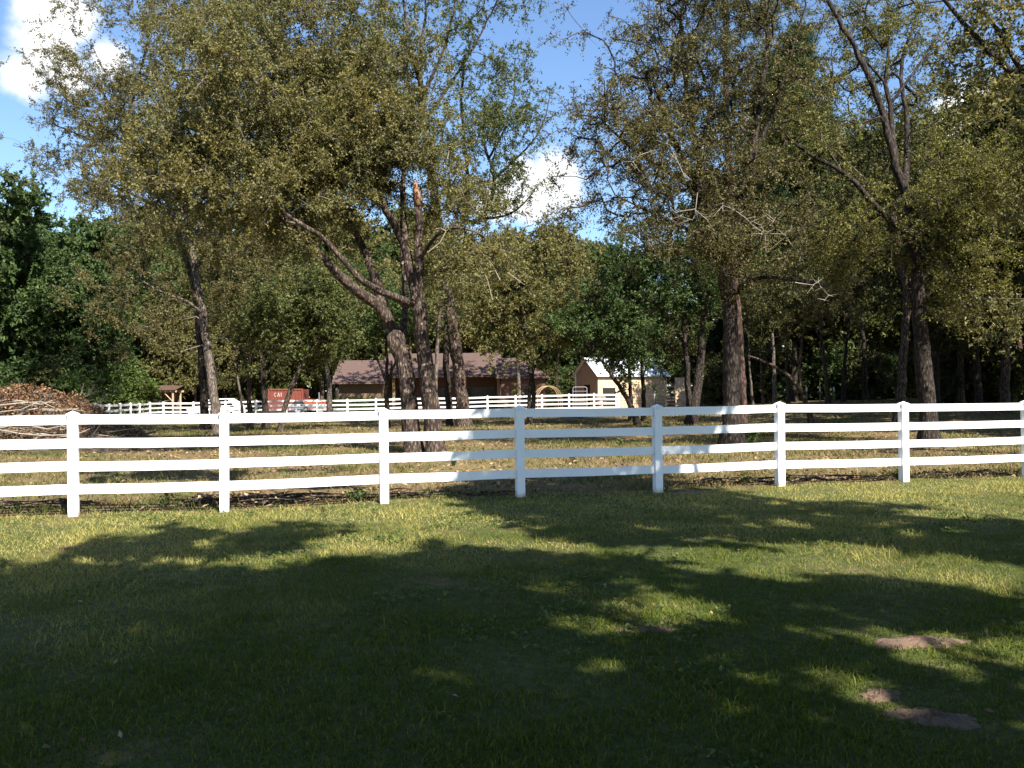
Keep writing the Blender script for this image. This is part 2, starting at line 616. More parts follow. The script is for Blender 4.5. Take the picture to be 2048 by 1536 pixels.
fence('white_fence', 'near white four-rail vinyl fence crossing between mown lawn and trees', FENCE, M['vinyl'])
far_px = [(326, 65), (387, 65), (451, 65), (512, 65), (573, 65), (635, 65), (695, 65), (752, 65), (808, 65), (863, 65), (920, 65), (975, 65), (1031, 65), (1084, 65), (1138, 65), (1188, 65), (1237, 65)]
left_px = [(112, 42), (140, 44.5), (166, 47), (191, 49.5), (218, 52), (241, 54.5), (261, 57), (279, 59.5), (300, 62.2)]
fence('white_fence', 'far white vinyl fence in front of the brown-roofed house', [tuple(at(a, 800, b)[:2]) for a, b in left_px + far_px], M['vinyl_far'], 4, 1.42, .13)

# ------------------------------------------------------------------ buildings
def shingles(name, c1, c2):
    return simple(name, c1, c2, 3.0, .9, .3, space='Object', vs=(1, 1, 1))


M['shingle'] = shingles('brown_shingle', (.098, .060, .050), (.072, .044, .037))
M['tan_wall'] = simple('tan_board_wall', (.16, .105, .055), (.125, .08, .042), 2, .8)
M['brick_wall'] = simple('red_brown_brick', (.12, .060, .036), (.09, .045, .028), 5, .85)
M['fascia'] = simple('brown_fascia', (.14, .085, .055), (.11, .07, .045), 2, .6)
M['post_tan'] = simple('tan_porch_post', (.42, .30, .16), (.34, .24, .13), 3, .7)
M['glass'] = simple('dark_window_glass', (.010, .011, .012), (.014, .015, .016), 1, .12, spec=.25)
M['frame_dark'] = simple('bronze_window_frame', (.06, .05, .042), None, 2, .4)
M['cream'] = simple('cream_metal_siding', (.60, .46, .30), (.54, .41, .27), 1.5, .55)
M['zinc'] = simple('galvanised_roof', (.62, .66, .70), (.50, .54, .58), 1.5, .45, metal=.15)
M['doorway_shade'] = simple('painted_doorway_shade', (.012, .010, .008), None, 2, .9)  # near-black colour of the solid core stands for shade inside the shed doorways
M['tube_gate'] = simple('dark_gate_steel', (.075, .06, .05), (.11, .085, .07), 4, .5, metal=.3)
M['tube_grey'] = simple('galvanised_tube', (.42, .42, .42), (.34, .34, .34), 4, .45, metal=.4)
M['pine_post'] = simple('treated_pine', (.38, .29, .17), (.30, .22, .13), 5, .75, vs=(1, 1, .2))
M['red_steel'] = simple('orange_red_container_steel', (.17, .040, .022), (.13, .03, .018), 2, .7)
M['orange'] = simple('orange_tractor_paint', (.30, .062, .02), (.24, .05, .016), 2, .5)
M['rubber'] = simple('black_tyre_rubber', (.02, .02, .02), None, 5, .85)
M['white_paint'] = simple('white_car_paint', (.78, .78, .78), (.74, .74, .74), 1, .25, spec=.6)
M['grey_steel'] = simple('grey_painted_steel', (.30, .32, .33), (.22, .23, .24), 3, .5, metal=.2)
M['letter'] = simple('white_lettering', (.46, .38, .34), None, 3, .6)
M['weathered'] = simple('weathered_fence_wood', (.23, .19, .14), (.15, .12, .09), 4, .85, .2)
M['rust'] = simple('rusty_brown_stone', (.30, .17, .12), (.19, .11, .08), 6, .85, .3)
M['hedge_leaf'] = M['leaf_bright']


def gable_roof(parent, x0, x1, y0, y1, ze, zr, th=.12, mat=None, name='roof', over=.0, rows=14):
    """two slopes laid as overlapping shingle courses; ridge along x"""
    ym = (y0 + y1) / 2
    rb = MB()
    rb.prism([(0, y0, ze - th), (0, ym, zr - th), (0, y1, ze - th), (0, y1, ze - .03), (0, ym, zr - .03), (0, y0, ze - .03)], (x0, 0, 0), (x1, 0, 0))
    rf = rb.build(name, M['fascia'], parent)
    cb = MB()
    for side in (0, 1):
        ya = y0 if side == 0 else y1
        for k in range(rows):
            f0, f1 = k / rows, (k + 1.12) / rows
            f1 = min(f1, 1)
            pa = np.array((0, ya + (ym - ya) * f0, ze + (zr - ze) * f0))
            pb = np.array((0, ya + (ym - ya) * f1, ze + (zr - ze) * f1))
            up = np.array((0, 0, 1.0))
            cb.prism([pa + up * .006, pb - up * .012, pb + up * .004, pa + up * .028], (x0 - .04, 0, 0), (x1 + .04, 0, 0))
    cb.build('shingle_course', mat, rf, kind='stuff')
    return rf


def window(parent, x0, x1, z0, z1, y, n=2, proud=.05):
    fb = MB()
    w = .06
    fb.box(((x0 + x1) / 2, y - proud / 2, z0 + w / 2), (x1 - x0, proud, w)).box(((x0 + x1) / 2, y - proud / 2, z1 - w / 2), (x1 - x0, proud, w))
    for k in range(n + 1):
        fb.box((x0 + w / 2 + (x1 - x0 - w) * k / n, y - proud / 2 + .003, (z0 + z1) / 2), (w, proud, z1 - z0 - 2 * w - .002))
    f = fb.build('window', M['frame_dark'], parent)
    for k in range(n):
        a = x0 + w + (x1 - x0 - w) * k / n
        b = a + (x1 - x0 - w) / n - w
        MB().box(((a + b) / 2, y - .012, (z0 + z1) / 2), (b - a, .012, z1 - z0 - 2 * w)).build('pane', M['glass'], f)
    return f


def hx(px, Y):
    return float(at(px, 780, Y)[0])


HG = float(gz(-8, 80)) - .02
house = empty('house', (hx(860, 80), 80, HG), 0, 'long low brown-shingled house behind the far white fence', 'house')
ox = house.location.x


def LX(px, Y):
    return hx(px, Y) - ox


def LZ(py, Y, px):
    return float(at(px, py, Y)[2]) - HG


# left wing
xa, xb = LX(668, 77), LX(768, 77)
ze, zr = LZ(765, 76.5, 720), LZ(721, 80.5, 720)
MB().box(((xa + xb) / 2, .2, (ze - .1) / 2), (xb - xa - .7, 5.6, ze - .1)).build('wall', M['tan_wall'], house)
gable_roof(house, xa - .1, xb + .25, -3.3, 3.6, ze, zr, mat=M['shingle'])
# main block behind a porch
xc, xd = LX(764, 81), LX(1000, 81)
ze2, zr2 = LZ(752, 80.0, 880), LZ(707, 85.5, 880)
MB().box(((xc + xd) / 2, 5.2, (ze2 - .1) / 2), (xd - xc - .3, 6.4, ze2 - .1)).build('wall', M['brick_wall'], house)
gable_roof(house, xc - .1, xd + .1, -.2, 10.4, ze2, zr2, mat=M['shingle'], rows=20)
window(house, LX(795, 82), LX(818, 82), .15, 2.25, 1.98, 2)
window(house, LX(930, 82), LX(990, 82), .15, 2.25, 1.98, 3)
window(house, LX(878, 82), LX(893, 82), .9, 2.2, 1.98, 1)
for px in (787, 997):
    MB().box((LX(px, 80.2), .35, (ze2 - .12) / 2), (.24, .24, ze2 - .12)).build('porch_post', M['post_tan'], house)
MB().box(((xc + xd) / 2, .9, .06), (xd - xc - .2, 2.1, .12)).build('porch_floor', simple('porch_concrete', (.3, .28, .25)), house)
# right wing with a hipped end
xe, xf = LX(992, 79), LX(1098, 79)
ze3, zr3 = LZ(754, 77.5, 1040), LZ(716, 81.5, 1040)
MB().box(((xe + xf) / 2 + .05, 1.0, (ze3 - .1) / 2), (xf - xe - .8, 6.4, ze3 - .1)).build('wall', M['brick_wall'], house)
hb = MB()
ym, y0, y1 = 1.0, -2.6, 4.6
xr = xf - 2.4
hb.add([(xe, y0, ze3), (xf, y0, ze3), (xf, y1, ze3), (xe, y1, ze3), (xe + .02, ym, zr3), (xr, ym, zr3), (xe, y0, ze3 - .12), (xf, y0, ze3 - .12), (xf, y1, ze3 - .12), (xe, y1, ze3 - .12)],
       [(0, 1, 5, 4), (2, 3, 4, 5), (1, 2, 5), (3, 0, 4), (6, 7, 1, 0), (7, 8, 2, 1), (8, 9, 3, 2), (9, 6, 0, 3), (9, 8, 7, 6)])
hb.build('roof', M['shingle'], house)
window(house, LX(1030, 78), LX(1060, 78), .9, 2.1, -2.22, 2)
MB().box((LX(672, 77), -2.72, ze - .55), (.16, .1, .22)).build('wall_lamp', M['white_paint'], house)


# hedge and shrubs along the house
def leaf_cloud(n, c, r, L, Wd, seed, flat=.0, up=.5):
    g = np.random.default_rng(seed)
    d = unit(g.normal(size=(n, 3)))
    P = np.asarray(c) + d * np.asarray(r) * (g.random((n, 1)) ** .4)
    return leaves_at(P, g, L, Wd, None, up)


def leaves_at(P, g, L, Wd, axis=None, up=.5, tri=False):
    n = len(P)
    A = unit((axis if axis is not None else 0) + g.normal(size=(n, 3)) * .8 + np.array((0, 0, -.15)))
    N = unit(g.normal(size=(n, 3)) * .8 + np.array((0, 0, up)))
    B = unit(np.cross(A, N))
    l = L * g.uniform(.65, 1.3, (n, 1))
    w = Wd * g.uniform(.65, 1.3, (n, 1)) * .5
    if tri:
        V = np.stack([P - B * w, P + B * w, P + A * l], 1).reshape(-1, 3)
        return V, np.arange(n * 3).reshape(-1, 3)
    Nn = np.cross(B, A)
    V = np.stack([P, P + A * l * .5 + B * w + Nn * l * .08, P + A * l, P + A * l * .5 - B * w + Nn * l * .08], 1).reshape(-1, 3)
    F = np.arange(n * 4).reshape(-1, 4)
    return V, F


hedge = empty('hedge', (hx(718, 75), 74.6, float(gz(-12, 74.6))), 0, 'low clipped green hedge under the wall of the left house wing', 'hedge')
wv = hx(766, 75) - hx(670, 75)
Vh, Fh = [], []
gg = np.random.default_rng(3)
n = 6500
Ph = np.stack([gg.uniform(-wv / 2, wv / 2, n), gg.uniform(-.45, .45, n), gg.uniform(.0, 1.25, n) + .12 * np.sin(gg.uniform(0, 6, n))], -1)
Vh, Fh = leaves_at(Ph, gg, .13, .09, None, .3)
link('foliage', np_mesh('foliage', Vh, [Fh]), M['leaf_bright'], hedge, 'stuff')
hb = MB()
for k in range(40):
    x = rnd.uniform(-wv / 2, wv / 2)
    hb.tube([(x, 0, -.1), (x + rnd.uniform(-.2, .2), rnd.uniform(-.2, .2), .6), (x + rnd.uniform(-.3, .3), rnd.uniform(-.3, .3), 1.1)], .012, 4)
hb.build('stems', M['bark_dark'], hedge, kind='stuff')

# shed with a galvanised roof
SY = 76.0
SHZ = float(gz(9, SY)) - .02
corner = at(1196, 780, SY)
th = R(24)
shed = empty('shed', (corner[0], corner[1], SHZ), th, 'cream metal shed with pale corrugated roof and dark open doorways', 'shed')
Ls, Ws = 7.0, 4.0
zes, zrs = float(at(1196, 749, SY)[2]) - SHZ, float(at(1170, 718, SY + 1.5)[2]) - SHZ


def clad(y0, y1, z0, z1, face, parent, mat, rib=.3, gable=None):
    """ribbed metal panels on the plane face ('long' at local y=0 along x; 'end' at x=0 along y)"""
    k = y0
    while k < y1 - .01:
        e = min(k + rib, y1)
        mid = (k + e) / 2
        zt = z1 if gable is None else gable(mid)
        if zt > z0 + .05:
            if face == 'long':
                o = MB().box((mid, -.006, (z0 + zt) / 2), (e - k - .018, .03, zt - z0)).box((k + .02, -.018, (z0 + zt) / 2), (.035, .03, zt - z0 - .004))
            else:
                o = MB().box((-.006, mid, (z0 + zt) / 2), (.03, e - k - .018, zt - z0)).box((-.018, k + .02, (z0 + zt) / 2), (.03, .035, zt - z0 - .004))
            o.build('siding_panel', mat, parent)
        k = e


core = MB()
core.box((Ls / 2, Ws / 2, zes / 2 - .05), (Ls - .06, Ws - .06, zes - .1))
core.prism([(0, .03, zes - .1), (0, Ws / 2, zrs - .1), (0, Ws - .03, zes - .1)], (.04, 0, 0), (Ls - .04, 0, 0))
wall = core.build('wall', M['doorway_shade'], shed)
d0, d1, dz = .45, 1.7, 1.85
clad(0, d0, .02, zes - .06, 'long', wall, M['cream'])
clad(d0, d1, dz, zes - .06, 'long', wall, M['cream'])
clad(d1, Ls, .02, zes - .06, 'long', wall, M['cream'])
gab = lambda y: zes - .06 + (zrs - zes) * (1 - abs(y - Ws / 2) / (Ws / 2))
M['brown_siding'] = simple('brown_metal_siding', (.36, .22, .14), (.30, .18, .115), 1.5, .6)
clad(0, 1.35, .02, 0, 'end', wall, M['brown_siding'], gable=gab)
clad(1.35, 2.45, 2.15, 0, 'end', wall, M['brown_siding'], gable=gab)
clad(2.45, Ws, .02, 0, 'end', wall, M['brown_siding'], gable=gab)
MB().box((-.03, .75, 1.3), (.03, .12, .5)).build('wall_ornament', M['rust'], shed)
rfb = MB()
for sgn in (0, 1):
    ya, yb = (-.3, Ws / 2) if sgn == 0 else (Ws + .3, Ws / 2)
    sl = (zrs - zes) / (Ws / 2)
    za = zes - .3 * sl + .02
    k = -.25
    while k < Ls + .25:
        e = min(k + .42, Ls + .25)
        rb = MB()
        rb.prism([(0, ya, za), (0, yb, zrs + .02), (0, yb, zrs + .05), (0, ya, za + .03)], (k + .006, 0, 0), (e - .006, 0, 0))
        rb.prism([(0, ya, za + .031), (0, yb, zrs + .051), (0, yb, zrs + .075), (0, ya, za + .055)], (k, 0, 0), (k + .05, 0, 0))
        rb.build('roof_sheet', M['zinc'], shed)
        k = e
MB().tube([(-.26, Ws / 2, zrs + .06), (Ls + .26, Ws / 2, zrs + .06)], .07, 6).build('ridge_cap', M['zinc'], shed)
MB().box((-.1, Ws - .15, zes * .55), (.09, .09, zes)).build('downpipe', M['white_paint'], shed)

# dark louvred stall gate and tan board fence beside the shed
q = at(1341, 790, 75)
lou = empty('stall_gate', (q[0], 75, float(gz(q[0], 75))), .1, 'dark stall gate of horizontal bars right of the cream shed', 'gate')
for k in range(7):
    MB().box((0, 0, .35 + k * .28), (.75, .05, .12)).build('bar', M['frame_dark'], lou)
for sx in (-.4, .4):
    MB().box((sx, .03, 1.1), (.07, .07, 2.3)).build('post', M['frame_dark'], lou)
q = at(1363, 790, 75.6)
bf = empty('board_fence', (q[0], 75.6, float(gz(q[0], 75.6))), .1, 'tan board fence panel between stall gate and forked tree', 'fence')
for k in range(9):
    MB().box((-.5 + k * .14, 0, 1.25 + rnd.uniform(-.02, .02)), (.125, .025, 2.5)).build('board', M['cream'], bf)
for z in (.5, 1.9):
    MB().box((.06, .045, z), (1.25, .05, .09)).build('rail', M['weathered'], bf)


def tube_gate(name, label, px0, px1, Yd, py_top, mat, bars=6, uprights=1, r=.022, h=1.45, group=None, brace=False):
    a, b = at(px0, 800, Yd), at(px1, 800, Yd)
    za, zb = float(gz(a[0], Yd)), float(gz(b[0], Yd))
    root = empty(name, (a[0], Yd, min(za, zb)), 0, label, 'gate', group)
    Lg = b[0] - a[0]
    zt = float(at((px0 + px1) / 2, py_top, Yd)[2]) - min(za, zb)
    z0 = zt - h
    rc = .16
    pts = [(0, 0, z0), (0, 0, zt - rc)] + [(rc - rc * math.cos(x), 0, zt - rc + rc * math.sin(x)) for x in (.4, .8, 1.2, math.pi / 2)]
    pts += [(Lg - x[0], 0, x[2]) for x in pts[::-1]]
    MB().tube(pts, r, 6).build('frame', mat, root)
    for k in range(bars):
        z = z0 + (zt - z0) * (k + .15) / (bars)
        MB().tube([(0, 0, z), (Lg, 0, z)], r * .8, 5).build('bar', mat, root)
    for k in range(uprights):
        x = Lg * (k + 1) / (uprights + 1)
        MB().tube([(x, .0, z0), (x, 0, zt)], r * .9, 5).build('upright', mat, root)
    return root


tube_gate('tube_gate', 'dark brown tubular farm gate in front of the cream shed', 1239, 1308, 66, 789, M['tube_gate'], 6, 1)
tube_gate('tube_gate', 'dark brown tubular farm gate left of the forked dark trunks', 1311, 1374, 66, 788, M['tube_gate'], 6, 1)
tube_gate('tube_gate', 'pale galvanised tube gate panel before the brown shed doorway', 1146, 1174, 71, 774, M['tube_grey'], 4, 0, .025, 1.6)
for px, lb in ((1236, 'dark gate post where the far white fence ends'), (1309, 'pale gate post between the two brown tubular gates')):
    q = at(px, 790, 66.1)
    z = float(gz(q[0], 66.1))
    o = MB().tube([(0, 0, -.2), (0, 0, 1.45)], .07, 8).box((0, 0, 1.46), (.13, .13, .03)).build('gate_post', M['tube_gate'] if px == 1236 else M['tube_grey'])
    o.location = (q[0], 66.1, z)
    tag(o, lb, 'post')

# garden arch
q = at(1096, 800, 71)
arch = empty('garden_arch', (q[0], 71, float(gz(q[0], 71))), .5, 'thin curved garden arch of bare hoops behind the far fence', 'arch')
ztop = float(at(1096, 772, 71)[2]) - arch.location.z
for k in range(3):
    pts = [(1.15 * math.cos(a), (k - 1) * .3, ztop - 1.15 + 1.15 * math.sin(a)) for a in np.linspace(0, math.pi, 15)]
    pts = [(1.15, (k - 1) * .3, -.1)] + pts + [(-1.15, (k - 1) * .3, -.1)]
    MB().tube(pts, .022, 5).build('hoop', M['post_tan'], arch)
for a in np.linspace(.2, math.pi - .2, 6):
    MB().tube([(1.15 * math.cos(a), -.3, ztop - 1.15 + 1.15 * math.sin(a)), (1.15 * math.cos(a), .3, ztop - 1.15 + 1.15 * math.sin(a))], .012, 4).build('cross_bar', M['post_tan'], arch)

# open timber shelter with brown metal roof
PY = 70.0
pl, pr = at(280, 790, PY), at(343, 790, PY)
PZ = float(gz(pl[0], PY))
shel = empty('timber_shelter', (pl[0], PY, PZ), R(9), 'open timber shelter with yellow pine posts and brown roof', 'shelter')
wd = pr[0] - pl[0]
zt = float(at(310, 784.5, PY)[2]) - PZ
for (x, y) in ((0, 0), (wd, 0), (0, 2.8), (wd, 2.8)):
    po = MB().box((x, y, zt / 2), (.13, .13, zt)).build('post', M['pine_post'], shel)
for s0, x in ((1, 0), (-1, wd)):
    MB().tube([(x + s0 * .04, -.0, zt - .75), (x + s0 * .62, 0, zt - .12)], .05, 4).build('knee_brace', M['pine_post'], shel)
for y in (0, 2.8):
    MB().box((wd / 2, y, zt + .07), (wd + .55, .1, .16)).build('beam', M['pine_post'], shel)
M['brown_metal'] = simple('brown_metal_roof', (.11, .060, .046), (.08, .045, .035), 2, .6)
for k in range(8):
    x0 = -.25 + (wd + .5) * k / 8
    MB().prism([(0, -.3, zt + .17), (0, 3.1, zt + .55), (0, 3.1, zt + .58), (0, -.3, zt + .20)], (x0 + .01, 0, 0), (x0 + (wd + .5) / 8 - .01, 0, 0)).build('roof_sheet', M['brown_metal'], shel)
for k in range(11):
    MB().box((wd * .36 + k * wd * .057, 2.9, zt / 2), (wd * .054, .03, zt - .1)).build('back_board', M['brown_metal'], shel)

# tan gabled cottage beyond the shelter
q = at(332, 785, 104)
cot = empty('cottage', (q[0], 104, float(gz(q[0], 104))), R(6), 'tan gabled cottage half hidden in trees behind the timber shelter', 'house')
cz, ct = float(at(332, 777, 104)[2]) - cot.location.z, float(at(332, 752, 104)[2]) - cot.location.z
MB().box((0, 3, cz / 2), (3.3, 6, cz)).prism([(-1.65, 0, cz), (1.65, 0, cz), (0, 0, ct)], (0, .001, 0), (0, 5.99, 0)).build('wall', simple('pale_tan_siding', (.55, .42, .22), (.48, .36, .19)), cot)
for s0 in (-1, 1):
    MB().prism([(s0 * 2.0, 0, cz - .25), (0, 0, ct + .02), (0, 0, ct + .14), (s0 * 2.0, 0, cz - .13)], (0, -.4, 0), (0, 6.4, 0)).build('roof', M['shingle'], cot)
window(cot, -.5, .5, 1.0, 2.1, -.01, 2)

# shipping container with white letters
q = at(536, 790, 74)
KZ = float(gz(q[0], 74))
con = empty('shipping_container', (q[0], 74, KZ), 0, 'orange-red shipping container with white letters behind the leaning trunk', 'container')
Lc, zc0, zc1 = hx(606, 74) - hx(536, 74), .45, float(at(570, 777.5, 74)[2]) - KZ
MB().box((Lc / 2, 1.2, (zc0 + zc1) / 2), (Lc - .1, 2.3, zc1 - zc0 - .1)).build('body', M['red_steel'], con)
for x in (.06, Lc - .06):
    MB().box((x, .03, (zc0 + zc1) / 2), (.12, .1, zc1 - zc0)).build('corner_post', M['red_steel'], con)
for z in (zc0 + .06, zc1 - .06):
    MB().box((Lc / 2, .03, z), (Lc - .25, .09, .12)).build('side_rail', M['red_steel'], con)
for k in range(9):
    MB().box((.3 + k * (Lc - .6) / 8, .035, (zc0 + zc1) / 2), (.12, .05, zc1 - zc0 - .26)).build('corrugation', M['red_steel'], con)
for k, ch in enumerate('CAI'):
    lb_ = MB()
    lx, lz, lh, lw = .50 + k * .27, zc1 - .66, .34, .22
    if ch == 'C':
        for a0 in np.linspace(.9, 2 * math.pi - .9, 12)[:-1]:
            a1 = a0 + (2 * math.pi - 1.8) / 11
            q4 = [(lx + lw / 2 + u * lw / 2 * math.cos(w_), -.004, lz + lh / 2 + u * lh / 2 * math.sin(w_)) for u, w_ in ((1, a0), (1, a1), (.68, a1), (.68, a0))]
            lb_.prism(q4, (0, -.006, 0), (0, .006, 0))
    elif ch == 'A':
        for s0 in (-1, 1):
            lb_.prism([(lx + lw / 2 + s0 * lw / 2, -.004, lz), (lx + lw / 2 + s0 * .03, -.004, lz + lh), (lx + lw / 2 - s0 * .012, -.004, lz + lh), (lx + lw / 2 + s0 * (lw / 2 - .065), -.004, lz)], (0, -.006 - .001 * s0, 0), (0, .006, 0))
        lb_.box((lx + lw / 2, -.004, lz + .14), (lw * .5, .01, .045))
    else:
        lb_.box((lx + .06, -.004, lz + lh / 2), (.06, .012, lh))
    lb_.build('letter', M['letter'], con)
for x in (.3, Lc - .3):
    MB().box((x, 1.2, zc0 / 2 - .05), (.4, 2.2, zc0 + .1)).build('support_block', M['weathered'], con)


def wheel(parent, x, y, r, w=.22, dark=None):
    a = np.linspace(0, 2 * math.pi, 17)[:-1]
    V = MB().prism([(r * math.cos(k), 0, r * math.sin(k)) for k in a], (0, -w / 2, 0), (0, w / 2, 0))
    o = V.build('wheel', M['rubber'], parent)
    o.location = (x, y, r)
    MB().prism([(r * .55 * math.cos(k), 0, r * .55 * math.sin(k)) for k in a], (0, -w / 2 - .02, 0), (0, w / 2 + .02, 0)).build('rim', M['grey_steel'], o)
    return o


# orange tractor beside the container
q = at(598, 795, 72.5)
tz = float(gz(q[0], 72.5))
tr = empty('tractor', (q[0], 72.5, tz), 0, 'orange tractor with big rear wheel beside the red container', 'tractor')
for y in (0, 1.3):
    wheel(tr, 0, y, .62, .36)
    wheel(tr, 1.75, y + (.1 if y == 0 else -.1), .36, .22)
    a = np.linspace(.15, math.pi - .1, 12)
    MB().prism([(.74 * math.cos(k), 0, .62 + .74 * math.sin(k)) for k in a] + [(.66 * math.cos(k), 0, .62 + .66 * math.sin(k)) for k in a[::-1]], (0, y - .24, 0), (0, y + .24, 0)).build('fender', M['orange'], tr)
MB().prism([(.35, 0, .62), (2.1, 0, .62), (2.1, 0, 1.22), (1.9, 0, 1.34), (.5, 0, 1.42), (.35, 0, 1.36)], (0, .38, 0), (0, .92, 0)).build('hood', M['orange'], tr)
MB().box((-.05, .65, .95), (.45, .45, .1)).box((-.24, .65, 1.18), (.08, .45, .5)).build('seat', M['rubber'], tr)
MB().tube([(.62, .65, 1.4), (.45, .65, 1.62)], .02, 5).tube([(.45 + .0 * k, .65 + .18 * math.cos(k), 1.62 + .18 * math.sin(k)) for k in np.linspace(0, 6.283, 13)], .015, 5).build('steering_wheel', M['rubber'], tr)
MB().tube([(1.5, .65, 1.3), (1.5, .65, 1.95)], .035, 6).build('exhaust_pipe', M['grey_steel'], tr)
MB().box((.8, .65, .62), (1.9, .5, .24)).build('chassis', M['grey_steel'], tr)

# flatbed trailer behind the fence
q = at(576, 800, 69)
tz = float(gz(q[0], 69))
fb_ = empty('flatbed_trailer', (q[0], 69, tz), 0, 'low grey flatbed trailer below the orange tractor', 'trailer')
MB().box((1.3, .8, .78), (2.6, 1.6, .09)).build('deck', M['grey_steel'], fb_)
for y in (-.02, 1.62):
    MB().box((1.3, y, .92), (2.6, .05, .2)).build('side_board', M['grey_steel'], fb_)
    wheel(fb_, 1.2, y, .3, .2)
MB().tube([(2.6, .8, .75), (3.5, .8, .5)], .05, 5).build('drawbar', M['grey_steel'], fb_)

# white garden chair and bench-like clutter of the porch: white car, boat
q = at(372, 800, 76)
tz = float(gz(q[0], 76))
car = empty('parked_car', (q[0], 76, tz - .05), 0, 'white parked car with dark windows behind the leaning grey trunk', 'car')
bd = MB()
prof = [(0, .35), (0, .85), (.25, .98), (1.25, 1.08), (2.0, 1.66), (3.6, 1.70), (4.45, 1.1), (4.55, .95), (4.6, .38), (4.0, .3), (.6, .3)]
bd.prism([(x, 0, z) for x, z in prof], (0, 0, 0), (0, 1.75, 0))
bd.build('body', M['white_paint'], car, bevel=.05)
for seg in ([(1.45, 1.1), (2.05, 1.58), (2.62, 1.6), (2.62, 1.1)], [(2.74, 1.1), (2.74, 1.6), (3.55, 1.62), (4.05, 1.12)]):
    for y in (-.012, 1.762):
        MB().prism([(x, 0, z) for x, z in seg], (0, y - .01, 0), (0, y + .01, 0)).build('window', M['glass'], car)
MB().prism([(1.30, .12, 1.115), (1.30, 1.63, 1.115), (1.97, 1.55, 1.655), (1.97, .2, 1.655)], (-.02, 0, .015), (0, 0, .0)).build('windscreen', M['glass'], car)
for y in (.05, 1.7):
    for x in (.85, 3.7):
        wheel(car, x, y, .33, .2)
for y in (.25, 1.5):
    MB().box((-.01, y, .78), (.05, .3, .14)).build('headlight', M['glass'], car)
q = at(303, 805, 71.3)
tz = float(gz(q[0], 71.3))
boat = empty('small_boat', (q[0], 71.3, tz), 0, 'white rounded boat hull parked under the timber shelter', 'boat')
zb = float(at(315, 798, 71.3)[2]) - tz
sec = []
Vb, Fb = [], []
xs = np.linspace(0, 1.35, 12)
for i, x in enumerate(xs):
    f = i / 11
    top = zb - .02 - .14 * smooth(.35, .6, f) + .10 * smooth(.6, 1, f)
    bot = zb - .12 - .42 * math.sin(math.pi * min(1, f * 1.15 + .04)) ** .7
    hw = .36 * math.sin(math.pi * (.12 + .8 * f)) + .03
    for a in np.linspace(0, 2 * math.pi, 11)[:-1]:
        Vb.append((x, .3 + hw * math.cos(a), (top + bot) / 2 + (top - bot) / 2 * math.sin(a)))
Fb = [(i * 10 + j, i * 10 + (j + 1) % 10, (i + 1) * 10 + (j + 1) % 10, (i + 1) * 10 + j) for i in range(11) for j in range(10)]
MB().add(Vb, Fb + [tuple(range(10))[::-1], tuple(range(110, 120))]).build('hull', M['white_paint'], boat, True)
MB().box((.68, .3, .35), (1.2, .5, .1)).box((.3, .3, .18), (.1, .5, .36)).box((1.05, .3, .18), (.1, .5, .36)).build('cradle', M['weathered'], boat)

# hanging fern stand / round brown pots behind the far fence near the shed
q = at(1202, 795, 68)
sp = empty('stone_heap', (q[0], 68, float(gz(q[0], 68))), 0, 'reddish brown rounded stones heaped behind the last bay of far fence', 'stone heap')
for k in range(16):
    r0 = rnd.uniform(.16, .26)
    L_ = k // 6
    c = np.array((rnd.uniform(-.42, .42) * (1 - .2 * L_), rnd.uniform(-.2, .2), .2 + L_ * .42))
    Vs = unit(np.random.default_rng(k).normal(size=(40, 3)))
    a = np.linspace(0, math.pi, 6)
    Vr = [c + r0 * np.array((math.sin(i) * math.cos(j), math.sin(i) * math.sin(j), math.cos(i) * .8)) * (1 + .1 * math.sin(5 * j + k)) for i in a for j in np.linspace(0, 2 * math.pi, 9)[:-1]]
    Fr = [(i * 8 + j, (i + 1) * 8 + j, (i + 1) * 8 + (j + 1) % 8, i * 8 + (j + 1) % 8) for i in range(5) for j in range(8)]
    MB().add(Vr, Fr).build('stone', M['rust'], sp, True)

# wooden pasture gate and stakes by the right woods
WY = 62.0
q0, q1 = at(1879, 800, WY), at(1930, 800, WY)
wg = empty('wooden_gate', (q0[0], WY, float(gz(q0[0], WY))), 0, 'weathered wooden gateway with two posts by the dark right woods', 'gate')
wl = q1[0] - q0[0]
for x in (0, wl):
    MB().box((x, 0, .7), (.17, .17, 1.9)).build('post', M['weathered'], wg)
for z in (.45, .85, 1.4):
    MB().box((wl / 2, .02, z), (wl - .18, .05, .12)).build('rail', M['weathered'], wg)
a2, b2 = at(1936, 800, WY), at(2120, 800, WY)
rf2 = empty('rail_fence', (a2[0], WY, float(gz(a2[0], WY))), -.05, 'dark weathered rail fence running right from the wooden gateway', 'fence')
ln = b2[0] - a2[0]
for k in range(4):
    MB().box((.45 + k * ln / 3.2, 0, .6), (.13, .13, 1.6)).build('post', M['weathered'], rf2)
for z in (.4, .8, 1.2):
    MB().box((ln / 2, -.09, z), (ln, .04, .13)).build('rail', M['weathered'], rf2)
for px, lb in ((1613, 'white-tipped marker stake left of three in dark woods'), (1640, 'white-tipped marker stake in the middle of three in dark woods'),
               (1668, 'white-tipped marker stake right of three in dark woods'), (1877, 'white marker stake beside the wooden gateway')):
    q = at(px, 780, 64)
    z = float(gz(q[0], 64))
    zt_ = float(at(px, 775, 64)[2]) - z
    st = empty('marker_stake', (q[0], 64, z), 0, lb, 'stake', 'white-tipped stakes by the woods')
    MB().box((0, 0, (zt_ - .3) / 2), (.06, .06, zt_ - .3)).build('shaft', M['weathered'], st)
    MB().box((0, 0, zt_ - .12), (.08, .08, .32)).build('tip', M['white_paint'], st)

# ------------------------------------------------------------------ trees


